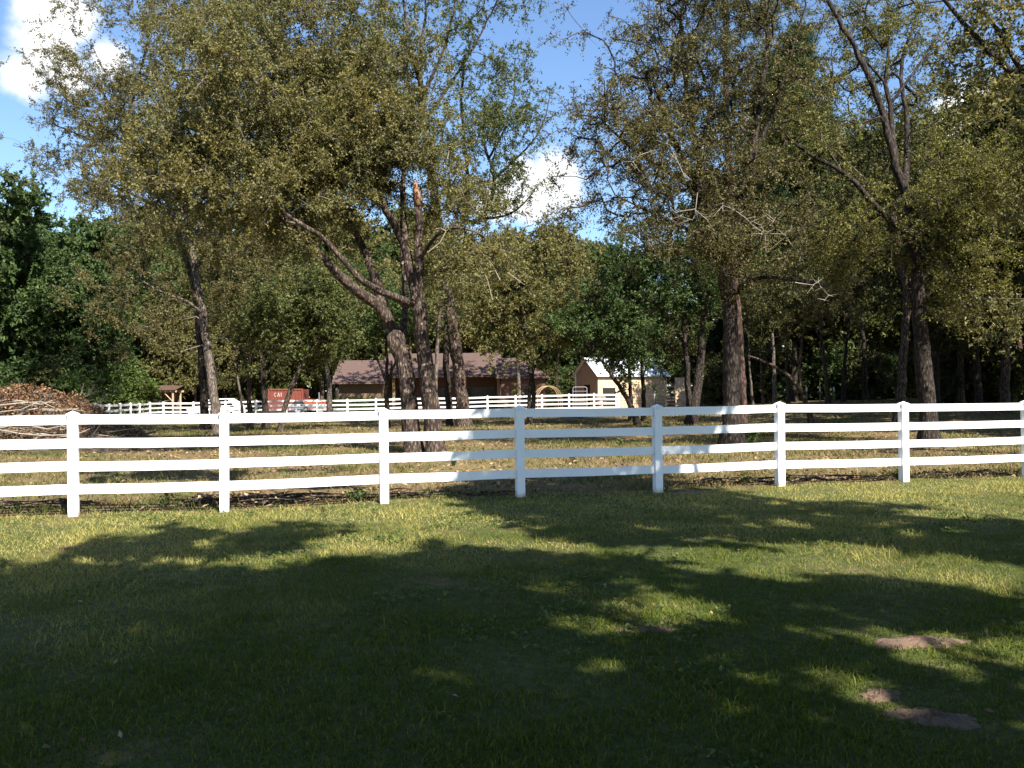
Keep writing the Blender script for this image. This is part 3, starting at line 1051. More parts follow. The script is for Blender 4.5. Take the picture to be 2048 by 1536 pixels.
def resample(P, step):
    P = np.asarray(P, float)
    s = np.concatenate([[0], np.cumsum(np.linalg.norm(np.diff(P, axis=0), axis=1))])
    n = max(2, int(s[-1] / step) + 1)
    q = np.linspace(0, s[-1], n)
    # smooth catmull-like: linear then light smoothing
    Q = np.stack([np.interp(q, s, P[:, k]) for k in range(3)], -1)
    for _ in range(3):
        Q[1:-1] = .25 * Q[:-2] + .5 * Q[1:-1] + .25 * Q[2:]
    return Q, q / s[-1]


def build_tree(name, label, limbs, att, seed, leaf, bark, lsize=(.10, .06), twigs=7, lpt=11, spray=.55, droop=.25,
               group=None, cat='tree', tipr=.0055, step=.4, base=None, twigmat=None, maxr=.3, flare=.6, leafup=.45, bare=0.0):
    """limbs: [(points, r0, r1)], the first is the trunk; att: (n,3) leaf-cluster points that branches grow to"""
    g = np.random.default_rng(seed)
    base = np.asarray(limbs[0][0][0] if base is None else base, float)
    root = empty(name, base, 0, label, cat, group)
    cap = 60000
    P = np.zeros((cap, 3))
    par = np.full(cap, -1, np.int64)
    rmin = np.zeros(cap)
    Ln = np.zeros(cap)
    n = 0
    for li, (pts, r0, r1) in enumerate(limbs):
        Q, f = resample(pts, step * .8)
        Q = Q - base
        Q[1:-1] += g.normal(size=(len(Q) - 2, 3)) * np.minimum(.02, r0 * .12) if len(Q) > 2 else 0
        if li == 0:
            prev = -1
        else:
            k = int(np.argmin(np.linalg.norm(P[:n] - Q[0], axis=1)))
            prev = k
        for q, ff in zip(Q, f):
            P[n] = q
            par[n] = prev
            rmin[n] = r0 + (r1 - r0) * ff ** .8
            Ln[n] = 0 if prev < 0 else Ln[prev] + np.linalg.norm(q - P[prev])
            prev = n
            n += 1
    nl = n
    A = np.asarray(att, float) - base
    d0 = np.array([np.min(np.linalg.norm(P[:n] - a, axis=1)) for a in A]) if len(A) else np.zeros(0)
    tips, tdir = [], []
    for i in np.argsort(d0):
        a = A[i]
        dd = np.linalg.norm(P[:n] - a, axis=1)
        up = np.maximum(P[:n, 2] - a[2], 0)
        k = int(np.argmin(dd + .10 * Ln[:n] + .5 * up + (Ln[:n] < 1.6) * 2))
        p0 = P[k]
        pd = unit(p0 - P[par[k]]) if par[k] >= 0 else np.array((0, 0, 1.0))
        D = dd[k]
        c = p0 + pd * D * .33 + np.array((0, 0, .12 * D))
        m_ = max(2, int(D / step))
        prev = k
        for j in range(1, m_ + 1):
            u = j / m_
            q = (1 - u) ** 2 * p0 + 2 * u * (1 - u) * c + u * u * a
            if j < m_:
                q = q + g.normal(size=3) * .07 * min(D, 1.2)
            if n >= cap:
                break
            P[n] = q
            par[n] = prev
            Ln[n] = Ln[prev] + D / m_
            prev = n
            n += 1
        tips.append(prev)
        tdir.append(unit(P[prev] - P[par[prev]]))
    P, par, rmin, Ln = P[:n], par[:n], rmin[:n], Ln[:n]
    cnt = np.zeros(n)
    cnt[tips] = 1
    for i in range(n - 1, 0, -1):
        if par[i] >= 0:
            cnt[par[i]] += cnt[i]
    r = tipr * np.maximum(cnt, 1) ** .5
    r = np.where(rmin > 0, np.maximum(rmin, np.minimum(r, rmin * 1.25)), np.minimum(r, maxr))
    for i in range(n):
        if par[i] >= 0 and i >= nl:
            r[i] = min(r[i], r[par[i]] * .82 if par[i] < nl else r[par[i]])
    kids = [[] for _ in range(n)]
    for i in range(n):
        if par[i] >= 0:
            kids[par[i]].append(i)
    bins = {'trunk': ([], [], 0), 'branches': ([], [], 0)}
    stack = [(0, None)]
    while stack:
        s, p0 = stack.pop()
        chain = [s]
        while kids[chain[-1]]:
            ks = kids[chain[-1]]
            b = max(ks, key=lambda q: r[q])
            for q in ks:
                if q != b:
                    stack.append((q, chain[-1]))
            chain.append(b)
        idx = ([p0] if p0 is not None else []) + chain
        if len(idx) < 2:
            continue
        rr = r[idx].copy()
        if p0 is not None:
            rr[0] = rr[1] * 1.05
        else:
            h = P[idx][:, 2]
            rr = rr * (1 + flare * np.exp(-np.maximum(h, 0) / .22))
        big = rr[0] > .035
        ns_ = 11 if rr[0] > .1 else 7 if rr[0] > .05 else 5 if rr[0] > .02 else 3
        pts = P[idx].copy()
        if p0 is None:
            pts[0, 2] -= .25
        V, F = tube_arrays(pts, rr, ns_)
        if rr[0] > .08:
            V = V + g.normal(size=V.shape) * (np.repeat(rr, ns_) * .05)[:, None]
        key = 'trunk' if big else 'branches'
        vs, fs, off = bins[key]
        vs.append(V)
        fs.append(F + off)
        bins[key] = (vs, fs, off + len(V))
    # leafy sprays
    if len(tips):
        tips = np.array(tips)
        tdir = np.array(tdir)
        nt_ = len(tips)
        T = np.repeat(P[tips], twigs, 0)
        thin_ = step >= .6
        D = np.repeat(tdir, twigs, 0)
        back = g.random((len(T), 1)) * .5 * spray
        T0 = T - D * back
        dr = unit(D * .55 + g.normal(size=T.shape) * .75 + np.array((0, 0, .08)))
        ln = spray * g.uniform(.45, 1.25, (len(T), 1))
        T1 = T0 + dr * ln - np.array((0, 0, 1.0)) * droop * ln * g.uniform(.3, 1.2, (len(T), 1))
        tw = np.maximum(tipr * .6, .003)
        e1 = unit(np.cross(dr, g.normal(size=dr.shape)))
        e2 = np.cross(dr, e1)
        ring = [e1, -.5 * e1 + .87 * e2, -.5 * e1 - .87 * e2]
        sel = slice(None, None, 3 if thin_ or lsize[0] > .1 else 2)
        TV = np.stack([T0[sel] + x[sel] * tw for x in ring] + [T1[sel] + x[sel] * tw * .4 for x in ring], 1).reshape(-1, 3)
        o6 = np.arange(len(T0[sel]))[:, None] * 6
        TF = np.concatenate([o6 + np.array([[k, (k + 1) % 3, 3 + (k + 1) % 3, 3 + k]]) for k in range(3)])
        vs, fs, off = bins['branches']
        vs.append(TV)
        fs.append(TF + off)
        bins['branches'] = (vs, fs, off + len(TV))
        keep = g.random(len(T)) > bare
        K0, K1, KD = T0[keep], T1[keep], dr[keep]
        u = g.uniform(.12, 1.05, (len(K0), lpt, 1))
        LP = (K0[:, None] + (K1 - K0)[:, None] * u + g.normal(size=(len(K0), lpt, 3)) * .035).reshape(-1, 3)
        LV, LF = leaves_at(LP, g, lsize[0], lsize[1], np.repeat(KD, lpt, 0) * .5, leafup, True)
        link('crown', np_mesh('crown', LV, [LF]), leaf, root, 'stuff')
    for key in ('trunk', 'branches'):
        vs, fs, off = bins[key]
        if vs:
            link(key, np_mesh(key, np.vstack(vs), [np.vstack(fs)], True), bark if key == 'trunk' else (twigmat or bark), root,
                 'stuff' if key == 'branches' else None)
    return root


def clear_limbs(A, limbs, g, rad=34, ymin=330, keep=.15):
    """drop leaf clusters that hang close in front of the main limbs, so that bare wood shows as it does on these trees"""
    L = np.vstack([resample(l[0], .35)[0] for l in limbs])
    LP = np.array([project(q) for q in L])
    out = []
    for a in A:
        p = project(a)
        near = np.hypot(LP[:, 0] - p[0], LP[:, 1] - p[1]) < rad
        if p[1] > ymin and near.any() and (a[1] < L[near, 1].max() + .5) and g.random() > keep:
            continue
        out.append(a)
    return np.array(out)


def blob_att(blobs, n, g, Yd):
    """blobs in frame pixels at depth Yd: (px, py, rx, ry, dy metres, depth radius m, weight)"""
    w = np.array([b[2] * b[3] * (b[6] if len(b) > 6 else 1) for b in blobs], float)
    w /= w.sum()
    out = []
    for b, k in zip(blobs, g.multinomial(n, w)):
        c = at(b[0], b[1], Yd + b[4])
        s = (Yd + b[4]) / FPX
        m = max(1, k // 9)                       # sub-clumps: leafy boughs with darker gaps between
        sub = unit(g.normal(size=(m, 3))) * (g.random((m, 1)) ** .36)
        d = sub[g.integers(m, size=k)] * np.array((b[2] * s, b[5], b[3] * s))
        d = d + g.normal(size=(k, 3)) * np.array((.62, .62, .38)) * (Yd / 26) ** .5
        out.append(c + d)
    return np.vstack(out)


def px_limb(pts, Yd, r0, r1, px_r=True):
    """polyline in frame pixels (px, py[, dy]) at depth Yd; radii in metres"""
    return (np.array([at(q[0], q[1], Yd + (q[2] if len(q) > 2 else 0)) for q in pts]), r0, r1)


def rooted(pts, Yd, r0, r1):
    P, a, b = px_limb(pts, Yd, r0, r1)
    P[0][2] = float(gz(P[0][0], P[0][1]))
    return P, a, b


G = np.random.default_rng(11)

# -- the two trunks of the central clump
Yd = 24.3
limbs = [rooted([(829, 905), (822, 850), (815, 760), (803, 700), (789, 668)], Yd, .235, .19),
         px_limb([(789, 668), (775, 638), (764, 611, -.2), (737, 597, -.4), (700, 574, -.7), (669, 542, -1.0), (637, 506, -1.3), (606, 470, -1.5), (560, 430, -1.7), (500, 380, -1.9)], Yd, .16, .05),
         px_limb([(764, 611, -.2), (755, 565), (742, 529, .2), (723, 488, .3), (700, 447, .4), (685, 420, .4), (660, 370, .3), (620, 300, 0)], Yd, .12, .04),
         px_limb([(803, 695), (808, 640, .5), (812, 590, .8), (806, 530, 1), (800, 470, 1.2), (805, 400, 1.3)], Yd, .11, .04),
         px_limb([(560, 430, -1.7), (480, 400, -2.2), (400, 390, -2.4)], Yd, .05, .02)]
bl = [(520, 300, 170, 120, -1.2, 2.6), (600, 410, 120, 80, -1.0, 2.0), (450, 200, 150, 110, -1, 2.6), (640, 250, 130, 100, -.3, 2.6), (360, 330, 110, 100, -2, 2),
      (620, 520, 60, 40, -1, 1.2, .5), (420, 440, 100, 50, -2, 1.5, .7), (540, 110, 150, 100, 0, 2.5), (480, 10, 150, 70, .5, 2.4, .7)]
build_tree('oak_tree', 'front oak with left-leaning forked trunk, left of the straight broken-topped trunk', limbs, clear_limbs(blob_att(bl, 1000, G, Yd), limbs, G, 32, 400, .5), 1, M['leaf_oak'], M['bark_oak'], lsize=(.064, .044), lpt=26, twigs=8, group='oaks behind the fence', twigmat=M['twig'], bare=.1, tipr=.0075)
limbs = [rooted([(872, 905), (868, 850), (858, 780), (850, 720), (844, 650), (834, 604), (838, 547), (840, 456), (836, 410)], Yd - .3, .225, .10),
         px_limb([(836, 602), (826, 590), (819, 524, .2), (810, 483, .3), (792, 451, .2), (773, 428, 0), (755, 387, -.2), (746, 342, -.4), (735, 314, -.5), (700, 285, -.9), (664, 273, -1.2), (620, 240, -1.5)], Yd - .3, .12, .045),
         px_limb([(832, 606), (819, 602, -.3), (773, 592, -.8), (746, 577, -1.1), (705, 547, -1.4), (682, 520, -1.6), (660, 483, -1.8), (637, 465, -1.9), (590, 440, -2.2)], Yd - .3, .125, .045),
         px_limb([(810, 483, .3), (812, 442, .5), (803, 400, .6), (801, 383, .6), (815, 300, .7), (830, 200, .8)], Yd - .3, .085, .03),
         px_limb([(746, 342, -.4), (760, 260, 0), (770, 180, .4), (765, 100, .6)], Yd - .3, .06, .025),
         px_limb([(840, 520), (860, 480, -.5), (890, 455, -1), (930, 450, -1.4), (965, 470, -1.8)], Yd - .3, .05, .02)]
bl = [(740, 190, 140, 120, .2, 2.6), (790, 300, 120, 100, -.4, 2.4), (640, 140, 140, 100, 0, 2.5), (700, 330, 110, 80, -1, 1.6), (850, 330, 70, 70, -.5, 1.5),
      (890, 470, 90, 50, -1.3, 1.2, .9), (940, 540, 80, 60, -1.5, 1.2, .7), (880, 400, 60, 50, -1, 1.2, .8), (620, 330, 110, 90, -1.8, 1.4), (730, 60, 100, 60, .5, 2.0, .35), (630, 0, 130, 70, .3, 2.4, .7)]
o1 = build_tree('oak_tree', 'front oak with straight trunk snapped off at an orange torn top', limbs, clear_limbs(clear_limbs(blob_att(bl, 1080, G, Yd), limbs, G, 32, 370, .4), [px_limb([(840, 560), (836, 410), (829, 355)], Yd - .3, 1, 1)], G, 62, 330, .03), 2, M['leaf_oak'], M['bark_oak'], lsize=(.064, .044), lpt=26, twigs=8,
                group='oaks behind the fence', twigmat=M['twig'], bare=.1, tipr=.0075)
bp = np.array([at(836, 412, Yd - .3), at(833, 385, Yd - .3), at(830, 362, Yd - .3)]) - np.array(o1.location)
sb = MB().tube(bp, (.112, .10, .04), 9)
sb.build('torn_top', M['rawwood'], o1, True)
# dead twigs on this oak
db = MB()
for pts in ([(855, 505), (880, 485), (892, 462), (898, 458), (888, 430)], [(892, 462), (880, 456), (870, 459)], [(895, 318), (898, 300)],
            [(1000, 560, -1), (985, 530, -1), (960, 500, -1)], [(985, 600, -1), (975, 560, -1), (960, 530, -1)], [(1015, 545, -1), (1050, 570, -1)]):
    db.tube(np.array([at(q[0], q[1], Yd - 2.4) for q in pts]) - np.array(o1.location), np.linspace(.014, .005, len(pts)), 5)
db.build('dead_branches', M['deadwood'], o1, kind='stuff')

# -- left oak with a pale leaning trunk, and the tree just behind it
Yd = 38.0
limbs = [rooted([(437, 866), (428, 800), (416, 700), (406, 630), (393, 550), (380, 480), (372, 430), (365, 350), (350, 250), (330, 150)], Yd, .23, .06),
         px_limb([(406, 630), (380, 600, -.5), (330, 590, -1), (280, 560, -1.6)], Yd, .07, .03),
         px_limb([(390, 540), (430, 480, -.6), (470, 440, -1), (520, 420, -1.2)], Yd, .08, .03),
         px_limb([(372, 430), (320, 380, -.4), (260, 350, -.8), (200, 330, -1)], Yd, .08, .03),
         px_limb([(365, 350), (410, 260, 0), (440, 160, .3), (450, 60, .5)], Yd, .09, .03)]
bl = [(330, 430, 150, 100, -.8, 3), (270, 540, 90, 80, -1.2, 2.4), (300, 260, 170, 120, 0, 3.4), (420, 120, 140, 110, 0, 3.2), (470, 480, 110, 70, -1, 2.4),
      (310, 640, 110, 50, -1, 2.2, .8), (470, 330, 110, 100, -.5, 2.6), (230, 620, 60, 60, -1.2, 1.6, .7), (440, 570, 90, 60, 0, 2, .8), (420, 0, 150, 70, 0, 3, .8)]
build_tree('oak_tree', 'left oak with pale grey leaning trunk and flared foot', limbs, clear_limbs(blob_att(bl, 920, G, Yd), limbs[:1], G, 22, 440), 3, M['leaf_brown_dim'], M['bark_pale'], lsize=(.088, .058), lpt=20,
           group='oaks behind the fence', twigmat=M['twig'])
Yd = 44.0
limbs = [rooted([(411, 852), (407, 780), (401, 700), (396, 640), (385, 560), (350, 440), (300, 330), (250, 250), (200, 180)], Yd, .22, .06),
         px_limb([(350, 440), (290, 400), (220, 370), (150, 330)], Yd, .10, .03), px_limb([(300, 330), (230, 300), (160, 270), (110, 250)], Yd, .09, .03),
         px_limb([(250, 250), (280, 150), (300, 60), (310, 0)], Yd, .09, .03), px_limb([(300, 330), (340, 240), (370, 120), (370, 20)], Yd, .09, .03)]
bl = [(190, 190, 110, 90, 0, 3.2), (125, 265, 60, 55, 0, 2), (150, 340, 80, 45, 0, 2), (250, 90, 110, 80, 0, 3), (330, 25, 120, 55, 0, 3), (240, 260, 110, 90, 0, 3),
      (200, 400, 90, 50, 0, 2.2, .7), (105, 210, 40, 40, 0, 1.3, .8), (100, 350, 30, 30, 0, 1, .6)]
build_tree('oak_tree', 'tall oak with thin yellowish crown against the sky at top left', limbs, blob_att(bl, 520, G, Yd), 4, M['leaf_yellow'], M['bark_dark'], lsize=(.095, .055), lpt=15, twigs=7,
           group='oaks behind the fence', twigmat=M['twig'])

# -- tall pair behind the central clump
Yd = 43.0
limbs = [rooted([(930, 850), (922, 780), (914, 710), (904, 645), (893, 560), (876, 440), (858, 320), (847, 220), (842, 172)], Yd, .34, .17),
         px_limb([(842, 172), (826, 110), (815, 60), (803, -30)], Yd, .13, .05), px_limb([(846, 200), (800, 150, -.5), (770, 90, -.8), (750, 10, -1)], Yd, .10, .03),
         px_limb([(842, 172), (838, 100, .5), (852, 40, .8), (850, -40, 1)], Yd, .11, .04), px_limb([(846, 190), (880, 120), (900, 60), (915, -20)], Yd, .10, .04),
         px_limb([(850, 240), (900, 170, .5), (950, 90, 1), (1000, -10, 1)], Yd, .10, .03), px_limb([(812, 90), (780, 40), (770, -20)], Yd, .05, .02),
         px_limb([(858, 320), (800, 260), (750, 180), (720, 90)], Yd, .08, .03)]
bl = [(860, 30, 150, 70, 0, 3, .55), (960, 60, 90, 70, 0, 3, .6), (740, 60, 110, 90, 0, 3, .6), (1010, 30, 50, 60, 0, 2, .6), (700, 180, 90, 90, 0, 2.6, .7), (930, 150, 80, 60, 0, 2, .5), (880, -60, 200, 50, 0, 3)]
build_tree('oak_tree', 'tall thick-trunked tree whose bare limbs fan upward at top centre', limbs, blob_att(bl, 300, G, Yd), 5, M['leaf_oak_green'], M['bark_oak'], lsize=(.11, .07), lpt=13, twigs=6,
           group='oaks behind the fence', droop=.6)
limbs = [rooted([(900, 852), (897, 790), (892, 720), (892, 640), (905, 540), (925, 440), (938, 370), (930, 300), (922, 200), (930, 110)], Yd + 1.5, .19, .06),
         px_limb([(925, 440), (950, 450, -.5), (970, 437, -.8), (983, 401, -1), (992, 355, -1), (976, 319, -1), (965, 269, -1), (970, 200, -1)], Yd + 1.5, .13, .05),
         px_limb([(970, 437, -.8), (1000, 436, -1), (1024, 428, -1.2), (1056, 401, -1.3), (1072, 375, -1.3)], Yd + 1.5, .08, .03),
         px_limb([(992, 355, -1), (1040, 310, -1), (1070, 280, -1), (1090, 240, -1), (1100, 190, -1)], Yd + 1.5, .07, .02),
         px_limb([(976, 319, -1), (1010, 260, -.6), (1030, 190, -.4), (1030, 120, -.2)], Yd + 1.5, .07, .02)]
bl = [(990, 250, 75, 100, -.8, 2), (930, 200, 80, 100, 0, 2.4, .8), (1025, 350, 50, 55, -1, 1.5, .9), (1050, 215, 45, 90, -1, 1.5, .6), (955, 360, 50, 50, -.5, 1.5), (1080, 275, 40, 25, -1, 1, .5),
      (900, 330, 60, 70, 0, 2), (990, 390, 40, 30, -1, 1, .6), (1010, 140, 60, 50, -.5, 1.6, .5)]
build_tree('oak_tree', 'crooked-limbed tree with drooping sparse sprays before the central white cloud', limbs, blob_att(bl, 380, G, Yd), 6, M['leaf_oak_green'], M['bark_dark'], lsize=(.12, .06), lpt=13, twigs=6,
           group='oaks behind the fence', droop=.9, spray=.6)
limbs = [rooted([(866, 862), (868, 800), (873, 740), (876, 680), (878, 640), (886, 590), (893, 545)], 38.5, .13, .05)]
build_tree('young_oak', 'slim pale-barked oak right behind the broken-topped trunk', limbs, blob_att([(900, 520, 80, 60, 0, 2), (880, 600, 40, 30, 0, 1, .5)], 130, G, 38.5), 7, M['leaf_oak'], M['bark_pale'], lsize=(.12, .07),
           group='slim trees behind the fence')

# -- right-hand dark trunks
Yd = 25.6
limbs = [rooted([(1466, 894), (1464, 800), (1462, 700), (1460, 635), (1457, 583), (1446, 535), (1430, 490), (1421, 440), (1403, 385), (1378, 335), (1348, 290), (1325, 235), (1310, 170)], Yd, .26, .05),
         px_limb([(1461, 600), (1472, 575, -.3), (1500, 560, -.7), (1540, 548, -1), (1590, 560, -1.4), (1640, 570, -1.8)], Yd, .09, .03),
         px_limb([(1421, 440), (1400, 330, .5), (1380, 230, .8), (1366, 120, 1), (1362, 20, 1.2)], Yd, .09, .035),
         px_limb([(1446, 535), (1470, 440, -.4), (1500, 330, -.2), (1522, 205, 0), (1535, 100, .3), (1538, -10, .4)], Yd, .10, .04),
         px_limb([(1500, 330, -.2), (1545, 230, -.2), (1580, 120, 0), (1612, 10, 0)], Yd, .06, .025),
         px_limb([(1403, 385), (1330, 340, -.6), (1270, 300, -1), (1210, 250, -1.2)], Yd, .07, .025),
         px_limb([(1430, 490), (1360, 450, -1), (1290, 420, -1.6), (1230, 390, -1.9)], Yd, .06, .02)]
bl = [(1300, 330, 110, 90, -.8, 2.2), (1260, 220, 90, 90, -.8, 2), (1400, 260, 110, 110, 0, 2.4), (1350, 120, 120, 80, 0, 2.2), (1470, 390, 100, 80, -.6, 2), (1540, 450, 110, 60, -1.4, 1.5, .9),
      (1400, 500, 110, 60, -.6, 1.8, .8), (1560, 560, 90, 40, -1.5, 1.4, .8), (1225, 380, 50, 60, -1.6, 1.2, .7), (1500, 130, 110, 100, 0, 2.2, .9), (1290, 440, 90, 50, -1.2, 1.6, .8), (1190, 180, 50, 60, -1, 1.2, .5), (1350, 10, 130, 70, .4, 2.2, .8), (1480, 10, 130, 70, .4, 2.2, .8), (1240, 90, 70, 70, 0, 2, .5), (1150, 60, 50, 50, 0, 1.5, .3),
      (1200, 290, 40, 60, -1.2, 1.2, .7)]
o2 = build_tree('oak_tree', 'big dark-trunked oak right of the cream shed, nearest of the right-hand trunks', limbs, blob_att(bl, 1150, G, Yd), 8, M['leaf_brown_dim'], M['bark_dark'], lsize=(.066, .042), lpt=18, twigs=8,
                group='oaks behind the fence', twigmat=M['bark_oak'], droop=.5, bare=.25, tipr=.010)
db = MB()
for pts in ([(1395, 385), (1390, 430), (1385, 440), (1360, 432), (1340, 440)], [(1390, 418), (1350, 425), (1345, 428)], [(1390, 420), (1415, 440), (1428, 462), (1433, 475)], [(1445, 405), (1446, 425)],
            [(1505, 450), (1520, 460), (1530, 467), (1566, 468), (1573, 472), (1540, 499)], [(1530, 467), (1522, 450), (1512, 447)], [(1566, 468), (1580, 460), (1590, 455)], [(1455, 410), (1490, 435), (1505, 450)],
            [(1530, 467), (1532, 505)], [(1590, 565), (1625, 570), (1645, 560)], [(1640, 572), (1657, 590), (1648, 602)], [(1370, 355), (1340, 290), (1310, 280)], [(1545, 445), (1555, 430)], [(1310, 300), (1280, 310), (1260, 330)]):
    db.tube(np.array([at(q[0], q[1], Yd - 2.6) for q in pts]) - np.array(o2.location), np.linspace(.012, .004, len(pts)), 5)
    for k in range(7):
        i = rnd.randrange(len(pts) - 1)
        a_ = np.array(pts[i]) + (np.array(pts[i + 1]) - np.array(pts[i])) * rnd.random()
        e_ = a_ + np.array((rnd.uniform(-22, 22), rnd.uniform(-14, 22)))
        db.tube(np.array([at(a_[0], a_[1], Yd - 2.6), at(e_[0], e_[1], Yd - 2.6 + rnd.uniform(-.3, .3))]) - np.array(o2.location), np.array((.008, .004)), 3)
db.build('dead_branches', M['deadwood'], o2, kind='stuff')
limbs = [rooted([(1484, 855), (1482, 780), (1478, 700), (1470, 560), (1461, 440), (1455, 300), (1452, 150), (1450, -20)], 38, .24, .12)]
build_tree('pine_tree', 'straight reddish pine trunk just behind the big dark-trunked oak', limbs, blob_att([(1450, 60, 110, 80, 0, 2.4), (1455, 200, 90, 60, 0, 2, .7), (1450, -60, 110, 60, 0, 2)], 170, G, 38), 9, M['needle'], M['bark_pine'],
           lsize=(.26, .02), twigs=6, lpt=26, spray=.35, droop=.0, group='slim trees behind the fence')

Yd = 26.8
limbs = [rooted([(1860, 884), (1857, 840), (1854, 790), (1843, 690), (1837, 610), (1834, 560), (1835, 483), (1825, 420), (1808, 375), (1792, 335), (1780, 290), (1776, 255), (1763, 214), (1740, 159), (1717, 114), (1699, 73), (1676, 41), (1655, 0)], Yd, .23, .06),
         px_limb([(1790, 325), (1786, 290, .3), (1783, 240, .5), (1782, 205, .5), (1771, 159, .6), (1745, 130, .7), (1725, 120, .7)], Yd, .10, .035),
         px_limb([(1810, 380), (1814, 310, .6), (1818, 246, .9), (1806, 200, 1), (1800, 120, 1.2), (1830, 40, 1.2)], Yd, .09, .03),
         px_limb([(1833, 500), (1800, 455, -.3), (1776, 433, -.5), (1749, 415, -.6), (1721, 378, -.8), (1694, 346, -1), (1662, 328, -1.2), (1630, 319, -1.3), (1598, 296, -1.5), (1571, 269, -1.6)], Yd, .10, .03),
         px_limb([(1699, 73), (1720, 40), (1730, -20)], Yd, .05, .02), px_limb([(1771, 159, .6), (1780, 90, .6), (1770, 10, .6)], Yd, .05, .02),
         px_limb([(1782, 205, .5), (1840, 130, .5), (1880, 60, .5)], Yd, .05, .02), px_limb([(1835, 520), (1880, 490, -.6), (1930, 460, -1), (1975, 450, -1.2)], Yd, .06, .02)]
bl = [(1780, 430, 100, 45, -.8, 1.6), (1865, 465, 90, 42, -.8, 1.6), (1720, 470, 80, 40, -1.2, 1.3), (1935, 600, 45, 60, -.8, 1.2, .7), (1700, 130, 120, 90, 1.8, 1.4, .4), (1830, 140, 110, 100, 2.0, 1.4, .45),
      (1930, 330, 90, 100, 0, 2, .8), (1600, 290, 60, 45, -1.4, 1.3, .6), (1650, 230, 90, 70, -.6, 1.8, .6), (1955, 470, 80, 60, -.8, 1.5), (1900, 390, 80, 60, -.4, 1.6, .9), (1690, 530, 60, 30, -1.2, 1, .7), (1760, 10, 150, 60, 1.5, 2, .5),
      (1950, 660, 35, 40, -1, 1, .6)]
build_tree('oak_tree', 'right oak with dark twisting limbs and low yellowish leaf sprays', limbs, clear_limbs(blob_att(bl, 900, G, Yd), limbs, G, 30, 60, .3), 10, M['leaf_yg'], M['bark_dark'], lsize=(.066, .044), lpt=19, twigs=8,
           group='oaks behind the fence', twigmat=M['bark_oak'], bare=.2, tipr=.010)
Yd = 40.0
limbs = [rooted([(1797, 846), (1803, 790), (1808, 700), (1814, 600), (1811, 565), (1799, 533), (1794, 480), (1780, 400), (1770, 300)], Yd, .23, .08),
         px_limb([(1794, 480), (1840, 420), (1890, 350), (1920, 260)], Yd, .09, .03), px_limb([(1780, 400), (1720, 350), (1670, 300)], Yd, .08, .03)]
build_tree('oak_tree', 'dark trunk just left of the right oak, its foot behind a fence post', limbs,
           blob_att([(1720, 400, 120, 70, 0, 2.6), (1860, 380, 110, 90, 0, 2.6), (1760, 280, 110, 80, 0, 2.6, .7), (1930, 560, 80, 60, 0, 2, .8), (1640, 470, 80, 60, 0, 2, .8)], 420, G, Yd), 11, M['leaf_wood'], M['bark_oak'], lsize=(.14, .085),
           group='oaks behind the fence')
# right off-frame tree whose limbs enter at the top corner
Yd = 20.0
bx = np.array((13.6, 19.6, float(gz(13.6, 19.6))))
limbs = [(np.array([bx, bx + (0, 0, 2), bx + (.2, 0, 4.5), at(2110, 220, 19.8)]), .24, .14),
         px_limb([(2110, 220, -.2), (2040, 160), (1986, 114), (1949, 68), (1917, 36), (1880, -10)], Yd, .10, .04), px_limb([(2060, 170), (2010, 90), (1985, 40), (1940, -10)], Yd, .07, .03),
         px_limb([(2110, 220), (2090, 120), (2070, 0)], Yd, .10, .04), px_limb([(2120, 340), (2060, 380), (2010, 400)], Yd, .06, .02)]
build_tree('oak_tree', 'oak mostly outside the right edge, dark limbs crossing the top right corner', limbs,
           blob_att([(1990, 60, 100, 60, 0, 1.6, .8), (2030, 210, 60, 80, 0, 1.4), (2010, 430, 60, 50, 0, 1.2, .6), (2050, 600, 40, 50, 0, 1, .5), (2180, 100, 120, 160, 0, 2.4), (2200, 350, 100, 140, 0, 2, .8)], 420, G, Yd), 12, M['leaf_oak'], M['bark_dark'],
           group='oaks behind the fence', twigmat=M['twig'])

